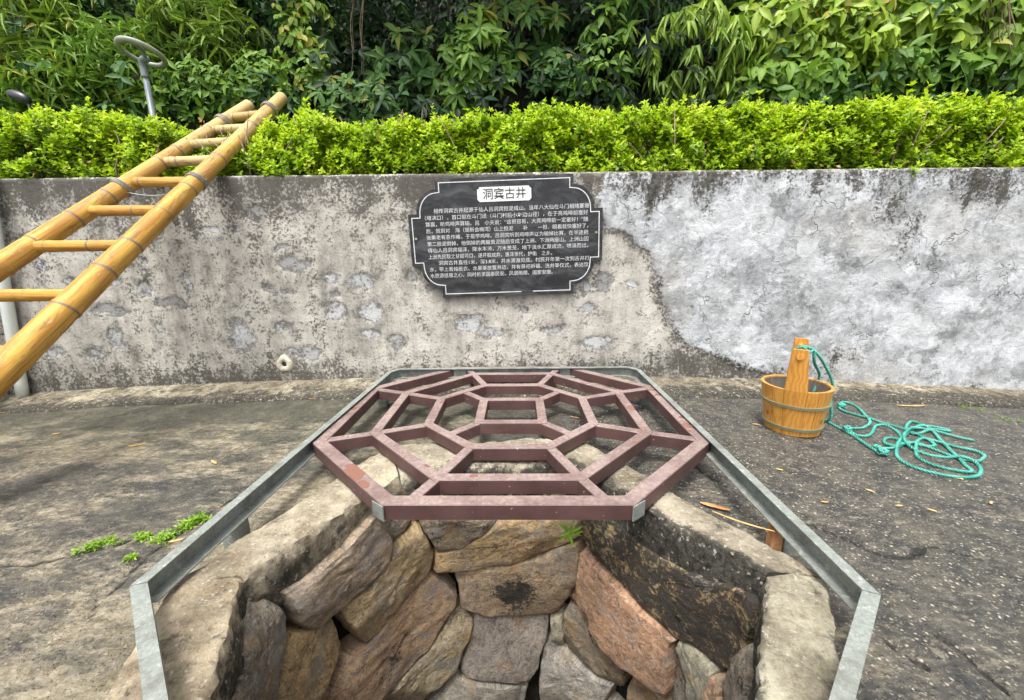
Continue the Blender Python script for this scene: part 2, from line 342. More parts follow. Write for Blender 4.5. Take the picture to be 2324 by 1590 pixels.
def m_wood():
    m = MT('varnished_fir', 0.30, 0.5)
    w = m.noise(1, 4, .6, vec=m.map((30, 30, 3.0)), dist=1.5); ring = m.new('ShaderNodeTexWave'); ring.wave_type = 'RINGS'; ring.rings_direction = 'Y'
    m.put(ring.inputs['Vector'], m.map((9, 2, 4), m.warp(.06, 7))); ring.inputs['Scale'].default_value = 2.2; ring.inputs['Distortion'].default_value = 4; ring.inputs['Detail'].default_value = 3
    r = m.objrnd()
    c = m.mix(r, (.44, .185, .030), (.60, .30, .055))
    c = m.mix(m.mth('MULTIPLY', ring.outputs['Fac'], .5), c, (.66, .36, .085)); c = m.mix(m.mth('MULTIPLY', m.step(w, .5, .72), .6), c, (.30, .11, .018))
    k = m.voro(9, vec=m.map((1, 1, .8))); c = m.mix(m.mth('MULTIPLY', m.mth('SUBTRACT', 1.0, m.step(k, .05, .13)), .8), c, (.13, .045, .012))
    m.col(c); m.bump(w, .001, .4); return m.m
def m_leaf(name, stops, rough=.42, trans=.35, spec=.4):
    m = MT(name, rough, spec); t = m.attr('tint'); n = m.noise(30, 2)
    c = m.ramp(m.mth('ADD', t, m.mth('MULTIPLY', m.mth('SUBTRACT', n, .5), .12)), *stops); m.col(c)
    tr = m.new('ShaderNodeBsdfTranslucent'); m.put(tr.inputs['Color'], c)
    mx = m.new('ShaderNodeMixShader'); mx.inputs[0].default_value = trans
    m.t.links.new(m.b.outputs[0], mx.inputs[1]); m.t.links.new(tr.outputs[0], mx.inputs[2])
    m.t.links.new(mx.outputs[0], m.t.nodes['Material Output'].inputs['Surface']); return m.m
def m_rope():
    m = MT('green_nylon_rope', .5, .4); n = m.noise(16, 5, .7); c = m.mix(m.step(n, .35, .65), (.035, .25, .19), (.095, .41, .33)); c = m.mix(m.mth('MULTIPLY', m.step(m.noise(5, 3), .55, .7), .5), c, (.16, .30, .25))
    c = m.mix(m.mth('SUBTRACT', 1.0, m.step(m.attr('strand_shade'), -1.0, .1)), c, (.012, .085, .065)); m.col(c); m.bump(m.noise(400, 2), .001, .5); return m.m  # valleys between the strands coloured darker, a painted crease shade
def m_granite():
    m = MT('black_granite', 0.30, 0.5); n = m.noise(7, 6, .7, vec=m.map((1, 1, 2.2)), dist=.8); f = m.noise(160, 3, .7)
    c = m.mix(m.step(n, .42, .70), (.010, .011, .013), (.060, .064, .069)); c = m.mix(m.mth('MULTIPLY', m.step(f, .55, .7), .35), c, (.12, .125, .13))
    m.col(c); m.rough(m.mix(n, (.22,)*3, (.6,)*3)); return m.m

M = dict(wall=m_wall(), ground=m_ground(), curb=m_curb(), stone=m_stone(), paint=m_steel_paint(), galv=m_galv(), bamboo=m_bamboo(), wood=m_wood(), granite=m_granite(),
    engrave=m_simple('white_lettering', (.50, .51, .52), (.72, .73, .74), 60, .6), plate=m_simple('white_plate', (.66, .70, .68), (.76, .79, .77), 20, .4),
    ink=m_simple('charcoal_lettering', (.05, .05, .05), (.09, .09, .085), 60, .6), screw=m_simple('brass_screw', (.45, .38, .28), (.6, .55, .42), 40, .3, metal=.8),
    mortar=m_simple('dark_joint_soil', (.012, .012, .010), (.035, .034, .024), 18, .95, bump=.01), soil=m_simple('leaf_mould', (.010, .009, .006), (.032, .028, .018), 6, .95, bump=.02),
    pvc=m_simple('white_pvc', (.62, .68, .63), (.74, .77, .72), 5, .35, .5), lampgrey=m_simple('grey_lamp_paint', (.15, .18, .20), (.21, .24, .265), 9, .4, .5),
    lampring=m_simple('pale_lamp_ring', (.20, .22, .185), (.28, .30, .25), 9, .45, .5), black=m_simple('black_plastic', (.012, .014, .018), (.025, .028, .033), 9, .35, .5),
    rope=m_rope(), hoop=m_simple('grey_green_hoop', (.14, .155, .10), (.21, .22, .145), 14, .4, .5),
    inner=m_simple('stained_inner_wood', (.075, .065, .055), (.17, .15, .13), 14, .35, .5, stretch=(1, 1, .2)), wire=m_simple('steel_wire', (.30, .30, .29), (.42, .42, .40), 20, .4, .5, metal=.6),
    dry=m_simple('dry_straw_leaf', (.42, .24, .07), (.62, .43, .19), 30, .7), bark=m_simple('orange_bark', (.36, .15, .055), (.60, .34, .16), 18, .8, bump=.004),
    darkbark=m_simple('dark_bark', (.035, .027, .018), (.075, .058, .04), 20, .9), twig=m_simple('grey_brown_twig', (.13, .095, .06), (.27, .21, .145), 20, .9), water=m_simple('well_water', (.008, .010, .009), (.012, .014, .012), 3, .04, .6),
    strip=None)
GREENS = dict(
    hedge=m_leaf('hedge_leaf', [(0, (.05, .10, .010)), (.4, (.19, .32, .010)), (.75, (.40, .58, .014)), (.975, (.54, .68, .03)), (1, (.40, .26, .08))], .45, .45),
    dark=m_leaf('dark_green_leaf', [(0, (.006, .018, .006)), (.5, (.030, .088, .020)), (.85, (.09, .19, .038)), (1, (.20, .20, .03))], .5, .25, .18),
    mid=m_leaf('mid_green_leaf', [(0, (.025, .06, .010)), (.5, (.10, .21, .024)), (.85, (.20, .33, .032)), (1, (.32, .27, .04))], .48, .32, .25),
    light=m_leaf('light_green_leaf', [(0, (.055, .11, .012)), (.5, (.19, .32, .026)), (.85, (.34, .46, .045)), (1, (.46, .32, .08))], .45, .35),
    weed=m_leaf('weed_leaf', [(0, (.10, .20, .02)), (.5, (.22, .40, .03)), (1, (.34, .52, .06))], .5, .4))

# ================================================================ SETTING
# ---- ground: one sheet with the well mouth left open
OUT = [(-.785, .765), (-.505, 1.455), (.235, 1.52), (.70, .79), (.27, .10), (-.55, .10)]      # outer curb line
INN = [(-.636, .790), (-.40, 1.235), (.155, 1.325), (.566, .80), (.21, .25), (-.435, .25)]    # inner curb line
MIDP = [((a[0]*.55 + b[0]*.45), (a[1]*.55 + b[1]*.45)) for a, b in zip(OUT, INN)]
def to_ground(P): return on_ground(P)[:, :2]
def c5(P): return [((0 + .629*x)/1.7625, (1400 + .629*y)/1.7625) for x, y in P]
def z5(P): return [((2696 + .6037*x)/1.7625, (1300 + .6037*y)/1.7625) for x, y in P]
CRACKS = [c5([(560, 1700), (640, 1570), (760, 1480), (850, 1400), (960, 1290), (1120, 1180), (1300, 1060), (1480, 960), (1640, 860)]), c5([(0, 1365), (120, 1345), (240, 1340), (380, 1320), (500, 1290), (720, 1250), (800, 1230)]),
          z5([(860, 1300), (960, 1340), (1100, 1400), (1270, 1470), (1400, 1520), (1560, 1530), (1700, 1490)]), z5([(1640, 1460), (1800, 1480), (2020, 1530)]),
          [(2110, 1430), (2170, 1480), (2240, 1540), (2290, 1575)], [(1990, 1440), (2050, 1480), (2110, 1520)], z5([(120, 920), (250, 1010), (400, 1100)]), [(1690, 880), (1740, 884), (1800, 888), (1900, 893)]]
CRK = [to_ground(c) for c in CRACKS]
xs = np.concatenate([np.linspace(-14, -3.5, 12)[:-1], np.arange(-3.5, 3.9, .0145), np.linspace(3.9, 14, 12)])
ys = np.concatenate([np.linspace(-14, .0, 14)[:-1], np.arange(.0, 2.46, .0145)])
gx, gy = np.meshgrid(xs, ys); fx, fy = gx.ravel(), gy.ravel()
zz = gz(fx, fy) + (fbm(fx, fy, 0, 3, 4, 3) - .5)*.012 + (fbm(fx, fy, 0, 22, 3, 4) - .5)*.005
ck = np.minimum.reduce([seg_dist(fx + (fbm(fx, fy, 0, 9, 3, 5) - .5)*.05, fy + (fbm(fx, fy, 0, 9, 3, 6) - .5)*.05, c) for c in CRK])
zz -= .008*np.exp(-(ck/.012)**2)
hexd = seg_dist(fx, fy, OUT, True)
left = sstep(.3, -.6, fx)
sand = -.06 + .20*left + .34*left*np.exp(-(hexd/.28)**2) + .22*sstep(.9, .2, fy) + .05 + .25*np.exp(-((fx + 1.9)/.8)**2 - ((fy - 1.65)/.25)**2) + .2*np.exp(-((fx - 1.9)/.5)**2 - ((fy - 1.05)/.12)**2) \
    - .35*np.exp(-((fx + 1.3)/.8)**2 - ((fy - 2.02)/.16)**2) - .34*np.exp(-((fx - 1.4)/1.3)**2 - ((fy - 1.9)/.35)**2) + .12*np.exp(-(hexd/.2)**2)*(1 - left)
gravel = np.clip(.25 + .9*sstep(-.1, .7, fx) + .3*sstep(1.2, .4, fy), 0, 1)
moss = np.clip(.6*sstep(2.15, 2.35, fy) + .6*left*sstep(1.2, 1.9, fy) + .5*np.exp(-(hexd/.15)**2)*left, 0, 1)
GF = grid_faces(len(xs), len(ys)); cx = fx[GF].mean(1); cy = fy[GF].mean(1); GF = GF[~inside(cx, cy, MIDP)]
g = obj('ground', np.stack([fx, fy, zz], 1), GF, M['ground'], attrs=dict(crack=ck, sand=sand, gravel=gravel, moss=moss), smooth=True); g['kind'] = 'structure'

# ---- low concrete strip (drain kerb) at the wall foot
nx = 460; sx = np.linspace(-3.35, 4.0, nx); prof = [(2.16, -.02), (2.165, .006), (2.19, .020), (2.25, .030), (2.32, .040), (2.37, .046), (2.42, .05)]
V = []
for py, pz in prof:
    yy = py + (fbm(sx, py, 0, 2.2, 4, 21) - .5)*.07*(1 if py < 2.3 else .2); V.append(np.stack([sx, yy, gz(sx, 0) + pz + (fbm(sx, yy, 0, 9, 4, 22) - .5)*.02], 1))
V = np.concatenate(V)
k = obj('kerb_strip', V, grid_faces(nx, len(prof)), M['curb'], attrs=dict(algae=(.40 + .35*sstep(2.28, 2.17, V[:, 1]) + .30*sstep(.3, 2.0, V[:, 0])*sstep(2.35, 2.2, V[:, 1]))), smooth=True, color=(.78, .74, .58)); k['kind'] = 'structure'

# ---- hillside terrain behind the wall
def hill_z(x, y): return 1.12 + 1.28*np.maximum(0, np.asarray(y, float) - 3.35) + .25*np.sin(np.asarray(x, float)*.9 + 1.2)*sstep(3.3, 4.5, y)
hx = np.linspace(-9, 9, 90); hy = np.concatenate([np.linspace(2.5, 3.4, 5), np.linspace(3.5, 9, 40)]); ax_, ay_ = np.meshgrid(hx, hy); ax_, ay_ = ax_.ravel(), ay_.ravel()
h = obj('hillside', np.stack([ax_, ay_, hill_z(ax_, ay_) + (fbm(ax_, ay_, 0, 2, 4, 31) - .5)*.35], 1), grid_faces(90, 45), M['soil'], smooth=True); h['kind'] = 'structure'

# ================================================================ RETAINING WALL
wall = thing('retaining_wall', 'long weathered plaster retaining wall carrying the stone plaque, algae streaked', 'wall', (0, WALL_Y, 0))
wx = np.arange(-3.30, 4.05, .0115); zlist = np.concatenate([np.arange(-.20, WALL_TOP - .012, .0115), [WALL_TOP - .012]])
X, Z = np.meshgrid(wx, zlist); X, Z = X.ravel(), Z.ravel()
def on_wall(P): q = on_y(P, WALL_Y); return q[:, [0, 2]]
CEMP = on_wall([(1395, 330), (1352, 450), (1380, 520), (1425, 535), (1468, 572), (1488, 625), (1497, 680), (1528, 735), (1566, 788), (1620, 806), (1690, 838), (1760, 856), (1900, 880), (2600, 930), (2900, 920), (2900, 330)])
sd = seg_dist(X, Z, CEMP, True)*np.where(inside(X, Z, CEMP), 1, -1) + (fbm(X, Z, 0, 7, 4, 41) - .5)*.05
blobs = [(468, 517, 26, 11, .9), (582, 482, 17, 24, .05), (640, 565, 32, 8, .1), (665, 602, 48, 17, .25), (745, 632, 26, 14, .8), (825, 640, 34, 22, .7), (765, 668, 16, 14, .1), (615, 661, 26, 12, .1), (655, 665, 14, 7, .0), (640, 745, 28, 14, .9),
    (545, 765, 36, 40, .9), (365, 748, 18, 16, .9), (425, 650, 10, 26, 1.), (385, 690, 40, 14, .15), (330, 655, 22, 16, .5), (262, 770, 22, 24, .8), (120, 800, 34, 12, .7), (215, 805, 30, 16, .8), (160, 640, 22, 12, .95), (60, 550, 24, 20, .8), (90, 605, 20, 18, .9),
    (330, 590, 9, 5, .2), (758, 710, 32, 26, .95), (842, 712, 40, 24, .9), (836, 760, 30, 14, .8), (500, 545, 10, 8, .5), (535, 516, 10, 9, 1.), (1065, 730, 40, 22, .8), (1110, 760, 30, 14, .7), (935, 630, 12, 16, .2), (978, 655, 16, 12, .1), (1330, 655, 14, 20, .9), (1372, 640, 18, 22, .1),
    (1440, 640, 14, 12, .9), (1350, 780, 60, 14, .85), (1330, 700, 20, 10, .6), (310, 445, 24, 18, .9), (250, 640, 28, 14, .6), (690, 800, 40, 14, .5), (900, 780, 26, 14, .6), (1190, 700, 18, 10, .5), (1250, 745, 30, 12, .6), (250, 705, 60, 10, .1)]
peel = np.full(X.shape, -1.0); tone = np.full(X.shape, .5); jx = X + (fbm(X, Z, 0, 13, 4, 42) - .5)*.11; jz = Z + (fbm(X, Z, 0, 13, 4, 43) - .5)*.09
for bx, by, rx, ry, tn in blobs:
    q = on_wall([(bx, by), (bx + rx, by), (bx, by + ry)]); v = 1 - np.hypot((jx - q[0, 0])/(q[1, 0] - q[0, 0]), (jz - q[0, 1])/(q[2, 1] - q[0, 1])); v = v*.8
    tone = np.where(v > peel, tn, tone); peel = np.maximum(peel, v)
peel = np.maximum(peel, -.75); peel = np.where(sd > .0, -1, peel)
_rs = np.random.default_rng(5); runs = np.zeros(X.shape)
for _ in range(76):
    x0, w0, l0, a0 = _rs.uniform(-3.2, 3.9), _rs.uniform(.010, .05), _rs.uniform(.08, .55), _rs.uniform(.22, .65); d0 = WALL_TOP - Z
    if x0 > .9: a0 *= .55
    runs += a0*np.exp(-((X - x0 + .02*np.sin(d0*9 + x0*7))/(w0*(1 - .4*np.clip(d0/l0, 0, 1))))**2)*sstep(1, .4, d0/l0)
drop = WALL_TOP - Z; drip = fbm(X, X*0, 0, 3.2, 4, 44)
alg = runs + .80*np.exp(-drop/(.05 + .34*np.clip(drip - .33, 0, 1)*1.6)) + .24*np.exp(-drop/.40)*sstep(.9, -.6, X)
alg += .42*sstep(.34, .02, Z - gz(X, 0))*sstep(-.1, .05, -sd) + .30*sstep(.18, .02, Z - gz(X, 0)) - .05
alg += .16*sstep(.2, -2.2, X) + .22*(fbm(X*1.0, Z*.22, 0, 4.5, 4, 40) - .5)*2 - .02
alg -= .16*sstep(.0, .05, sd)*sstep(.05, .3, drop)
for bx, by, rx, ry, am in [(2010, 470, 60, 60, .5), (2055, 545, 26, 60, .75), (2230, 430, 70, 40, .6), (2070, 600, 50, 20, .4), (1910, 805, 50, 28, .8), (1800, 845, 80, 18, .5), (1640, 835, 90, 26, .6), (1540, 820, 60, 40, .6), (1500, 650, 12, 60, .5), (1545, 740, 20, 40, .5), (1470, 430, 60, 30, .45), (1360, 640, 24, 26, .5),
        (2200, 610, 26, 20, .5), (1900, 600, 30, 20, .3), (2110, 850, 50, 20, .4), (2050, 740, 16, 20, .4), (830, 460, 16, 80, .35), (1000, 740, 60, 40, .25), (1420, 540, 24, 16, .4), (1800, 460, 24, 40, .35), (560, 690, 120, 60, .12), (440, 860, 400, 24, .2)]:
    q = on_wall([(bx, by), (bx + rx, by), (bx, by + ry)]); alg += am*np.exp(-((jx - q[0, 0])/(q[1, 0] - q[0, 0]))**2 - ((jz - q[0, 1])/(q[2, 1] - q[0, 1]))**2)
alg = np.where(alg > .36, .36 + (alg - .36)*.5, alg)
Yw = WALL_Y + (fbm(X, Z, 0, 2.5, 4, 46) - .5)*.02 + (fbm(X, Z, 0, 14, 4, 47) - .5)*.008 - .006*sstep(-.006, .014, sd) - .011*sstep(.0, .03, sd)*(fbm(X, Z, 0, 5, 5, 48) - .5)*2 - .006*sstep(.0, .03, sd)*(np.abs(fbm(X, Z, 0, 9, 4, 39) - .5)*2) + .004*sstep(0, .15, peel)
V = [np.stack([X, Yw, Z], 1)]; A = dict(cement=list(sd), peel=list(peel), peeltone=list(tone), algae=list(alg)); nrow = len(zlist)
for yy, zc in ((WALL_Y + .012, WALL_TOP), (WALL_Y + .09, WALL_TOP + .002), (WALL_Y + .16, WALL_TOP), (WALL_Y + .16, .9)):
    V.append(np.stack([wx, 0*wx + yy, zc + (fbm(wx, yy, 0, 8, 3, 49) - .5)*.008], 1)); A['cement'] += [-.5]*len(wx); A['peel'] += [-1]*len(wx); A['peeltone'] += [.5]*len(wx); A['algae'] += [.42]*len(wx); nrow += 1
obj('wall_face', np.concatenate(V), grid_faces(len(wx), nrow), M['wall'], wall, attrs=A, smooth=True)
# little drain hole in its pale plaster collar
q = on_y([(647, 826)], WALL_Y)[0]; th = np.linspace(0, 2*math.pi, 28, endpoint=False); rings = []
for rr, yy in ((.048, .004), (.046, -.010), (.036, -.016), (.016, -.014), (.0135, -.004), (.012, .03)):
    rj = rr*(1 + .08*np.sin(3*th + rr*200) + .05*np.sin(5*th)); rings.append(np.stack([q[0] + rj*np.cos(th), 0*th + WALL_Y + yy, q[2] + 1.12*rj*np.sin(th)], 1))
V = np.concatenate(rings); F = grid_faces(28, 6, True).tolist(); F.append(list(range(140, 168)))
DH = obj('drain_hole', V, F, m_simple('pale_collar_plaster', (.34, .31, .24), (.60, .56, .46), 22, .9, bump=.004), wall, label='pale plaster collar round a small drain hole', smooth=True)
V, F = tube([(q[0], WALL_Y - .006, q[2]), (q[0], WALL_Y - .0105, q[2])], .0125, 16); obj('drain_bore', V, F, M['mortar'], DH)

# left return wall
ly = np.arange(-.2, 2.42, .02); lz = np.arange(-.2, 1.22, .02); Yl, Zl = np.meshgrid(ly, lz); Yl, Zl = Yl.ravel(), Zl.ravel(); xl = -3.19 + (fbm(Yl, Zl, 0, 4, 4, 51) - .5)*.03 + .04*(2.42 - Yl)*-1
side = obj('side_wall', np.stack([xl, Yl, Zl], 1), grid_faces(len(ly), len(lz)), M['wall'], attrs=dict(cement=0*Yl + .3, peel=0*Yl - 1, peeltone=0*Yl, algae=.1 + .4*sstep(.3, 0, Zl) + .3*sstep(1.0, 1.2, Zl)), smooth=True)
tag(side, 'short pale rendered wall turning the corner behind the white pipe', 'wall')
md = side.modifiers.new('thick', 'SOLIDIFY'); md.thickness = .15; md.offset = -1

# ================================================================ WELL
well = thing('stone_well', 'old six-sided well of rough stone blocks with a worn concrete curb', 'well', (-.03, .8, 0))
CT = .06
def curb_block(i, tint):
    a0, a1 = np.array(OUT[i]), np.array(OUT[(i + 1) % 6]); b0, b1 = np.array(INN[i]), np.array(INN[(i + 1) % 6]); n = 120
    prof = [(0, -.10), (0, -.01), (.0, CT - .012), (.025, CT - .002), (.10, CT), (.25, CT + .002), (.4, CT + .002), (.55, CT + .002), (.7, CT + .001), (.82, CT), (.93, CT - .001), (.982, CT - .006), (1, CT - .018), (1.01, CT - .04), (1.0, -.01), (.98, -.05), (.96, -.09), (.85, -.11)]
    t = np.linspace(0 if i == 0 else .004, 1 if i == 5 else .996, n); V = []; al = []
    for u, z in prof:
        A_ = a0 + (a1 - a0)*t[:, None]; B_ = b0 + (b1 - b0)*t[:, None]; p = A_ + (B_ - A_)*u
        nv = np.array([-(b1 - b0)[1], (b1 - b0)[0]]); nv = nv/np.linalg.norm(nv)
        w = (fbm(p[:, 0], p[:, 1], z*2, 5, 3, 61) - .5)*.028 + (fbm(p[:, 0], p[:, 1], z*1.5, 30, 5, 62) - .5)*.026
        p = p + nv*w[:, None]*(1 if u > .5 else .8)
        dz = (fbm(p[:, 0], p[:, 1], 0, 4, 3, 63) - .5)*.016 + (fbm(p[:, 0], p[:, 1], 0, 32, 5, 64) - .5)*.012
        V.append(np.column_stack([p, z + dz*(1 if z > 0 else .5)]))
        f = fbm(p[:, 0], p[:, 1], z, 5, 4, 65)
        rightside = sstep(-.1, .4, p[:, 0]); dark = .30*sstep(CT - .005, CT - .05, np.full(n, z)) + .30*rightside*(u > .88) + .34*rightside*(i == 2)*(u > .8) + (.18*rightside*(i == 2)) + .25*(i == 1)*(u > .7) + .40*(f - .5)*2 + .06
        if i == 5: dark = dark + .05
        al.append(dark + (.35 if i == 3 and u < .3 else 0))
    V = np.concatenate(V); F = grid_faces(n, len(prof))
    F = F.tolist() + [[k*n for k in range(len(prof))], [k*n + n - 1 for k in range(len(prof))][::-1]]
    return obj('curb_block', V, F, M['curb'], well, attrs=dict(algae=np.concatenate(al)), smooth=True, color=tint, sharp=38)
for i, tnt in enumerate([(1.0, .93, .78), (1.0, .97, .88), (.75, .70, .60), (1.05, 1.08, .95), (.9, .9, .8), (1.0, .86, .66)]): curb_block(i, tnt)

# plan curve of the shaft, counter-clockwise from the front
def chaikin(P, c=.18, it=3):
    P = np.asarray(P, float)
    for _ in range(it):
        Q = np.roll(P, -1, 0); P = np.stack([P + (Q - P)*c, P + (Q - P)*(1 - c)], 1).reshape(-1, 2); c = .25
    return P
_cen = np.mean(INN, 0); SH = chaikin([(p - _cen)*1.05 + _cen for p in np.array(INN)])
SH = SH[::-1]                                             # clockwise/ccw flip so that s grows left to right on the far side is not needed
k0 = np.argmin(SH[:, 1] + .3*np.abs(SH[:, 0] - _cen[0])); SH = np.roll(SH, -k0, 0)
SHC = np.vstack([SH, SH[:1]]); SL = np.concatenate([[0], np.cumsum(np.hypot(*np.diff(SHC, axis=0).T))]); PER = SL[-1]
def shaft_pt(s):
    s = np.asarray(s, float) % PER; return np.stack([np.interp(s, SL, SHC[:, 0]), np.interp(s, SL, SHC[:, 1])], -1)
def shaft_n(s):                                            # points into the shaft
    s = np.asarray(s, float); d = shaft_pt(s + .06) - shaft_pt(s - .06); n = np.stack([-d[..., 1], d[..., 0]], -1); n /= np.linalg.norm(n, axis=-1)[..., None]
    ins = _cen - shaft_pt(s); sg = np.sign((n*ins).sum(-1)); return n*sg[..., None]
def px_to_shaft(P):
    out = []
    for r in rays(P):
        d = r[:2]; best = None
        for i in range(len(SH)):
            a, b = SHC[i], SHC[i + 1]; e = b - a; det = d[0]*(-e[1]) + d[1]*e[0]
            if abs(det) < 1e-9: continue
            t = (a[0]*(-e[1]) + a[1]*e[0])/det; u = (d[0]*a[1] - d[1]*a[0])/det
            if -1e-6 <= u <= 1 + 1e-6 and t > 0 and (best is None or t > best[0]): best = (t, SL[i] + u*(SL[i + 1] - SL[i]))
        if best is None:                                   # ray just misses the shaft: take the nearest point of the curve
            t = np.linspace(.3, 1.6, 200)/r[1]; q = np.outer(t, d); dd = np.linalg.norm(q[:, None] - SH[None], axis=2); ii = np.unravel_index(dd.argmin(), dd.shape); best = (t[ii[0]], SL[ii[1]])
        out.append((best[1], CAM[2] + best[0]*r[2]))
    return np.array(out)
def resample(P, n):
    P = np.vstack([P, P[:1]]); L = np.concatenate([[0], np.cumsum(np.hypot(*np.diff(P, axis=0).T))]); t = np.linspace(0, L[-1], n, endpoint=False)
    return np.stack([np.interp(t, L, P[:, 0]), np.interp(t, L, P[:, 1])], 1)
_sid = [0]
def stone(P, color, proud=.02, soot=0.0, moss=0.0, n=68, tilt=(0, 0), rough=1.0, sootc=None):
    _sid[0] += 1; sd_ = _sid[0]
    P = resample(np.asarray(P, float), n); c = P.mean(0)
    area = .5*np.sum(P[:, 0]*np.roll(P[:, 1], -1) - np.roll(P[:, 0], -1)*P[:, 1])
    if area < 0: P = P[::-1]
    P = c + (P - c)*.985; e = P - c; cov = e.T @ e; w, v = np.linalg.eigh(cov); ax = v[:, 1]; ext = np.sqrt(abs(w[::-1])/n)
    rad = np.linalg.norm(e, axis=1); jag = (fbm(P[:, 0], P[:, 1], sd_, 34, 4, 71) - .5)*.020; P = P + e/rad[:, None]*jag[:, None]; e = P - c
    rs = np.random.default_rng(900 + sd_); pl = []
    for _ in range(6):
        a_ = rs.uniform(0, 6.28); dv = np.array([math.cos(a_), math.sin(a_)]); ex = np.abs(e @ dv).max(); pl.append((dv, ex*rs.uniform(.30, .85), rs.uniform(.08, .40)))
    rings = [(1.0, -.09), (1.0, -.012), (.992, .000), (.97, .004), (.93, .005), (.87, .005), (.79, .006), (.70, .006), (.60, .006), (.49, .006), (.37, .006), (.25, .006), (.12, .006)]
    V = []; so = []; mo = []; uv = []; px_ = np.array([-ax[1], ax[0]])
    for f, dep in rings + [(0.0, .006)]:
        q = c + e*f if f > 0 else c[None]; am = 0 if dep < -.05 else 1
        fac = 0
        for dv, o_, sl_ in pl: fac = fac - sl_*np.maximum(0, (q - c) @ dv - o_)
        lam = (q @ px_)*24 + (fbm(q[:, 0], q[:, 1], sd_, 9, 3, 75) - .5)*5; terr = ((lam % 1) < .5)*.0016 + (np.abs((lam % 1) - .5)*2)**4*.0012
        nz = np.maximum(fac, -.035) + (fbm(q[:, 0], q[:, 1], sd_*3.1, 8, 3, 72) - .5)*.010 + (fbm((q @ ax)*.5, q @ px_, sd_, 38, 5, 73) - .5)*.011 - terr
        d = proud + dep + am*rough*nz + tilt[0]*(q[:, 0] - c[0]) + tilt[1]*(q[:, 1] - c[1])
        b = shaft_pt(q[:, 0]) + shaft_n(q[:, 0])*d[:, None]
        V.append(np.column_stack([b, q[:, 1]]))
        so.append(soot + .45*(fbm(q[:, 0], q[:, 1], sd_, 6, 3, 74) - .5) - .3*(1 - am) + (0 if sootc is None else sootc[2]*np.exp(-((q[:, 0] - c[0] - sootc[0])**2 + (q[:, 1] - c[1] - sootc[1])**2)/sootc[3]**2)))
        mo.append(np.full(len(q), moss + .40*(f > .97) - .1)); uv.append(np.column_stack([q @ ax, q @ px_]))
    V = np.concatenate(V); F = grid_faces(n, len(rings), True).tolist(); k = len(rings)*n
    F += [[(len(rings) - 1)*n + j, (len(rings) - 1)*n + (j + 1) % n, k] for j in range(n)]
    q0 = shaft_pt(c[0]); 
    o = obj('stone', V, F, M['stone'], well, attrs=dict(soot=np.concatenate(so), moss=np.concatenate(mo)), smooth=True, uv=np.concatenate(uv), color=color, sharp=24)
    me = o.data; bm_n = np.zeros(3)                       # make the faces look into the shaft
    f0 = me.polygons[len(me.polygons)//2].normal; nn = shaft_n(c[0])
    if f0[0]*nn[0] + f0[1]*nn[1] < 0: me.flip_normals()
    return o
def cv(P, ox, oy, s): return [((ox + s*x)/1.7625, (oy + s*y)/1.7625) for x, y in P]
c2 = lambda P: cv(P, 900, 2000, .5044)
c3 = lambda P: cv(P, 1600, 2050, .4731)
c4 = lambda P: cv(P, 2300, 2050, .4731)
c6 = lambda P: cv(P, 500, 1900, .6454)
cb = lambda P: cv(P, 1300, 1650, .6454)
TAN, GREY, ORG, GOLD, PINK, DRK = (.34, .245, .135), (.30, .285, .255), (.33, .185, .095), (.38, .265, .12), (.38, .255, .165), (.19, .165, .13)
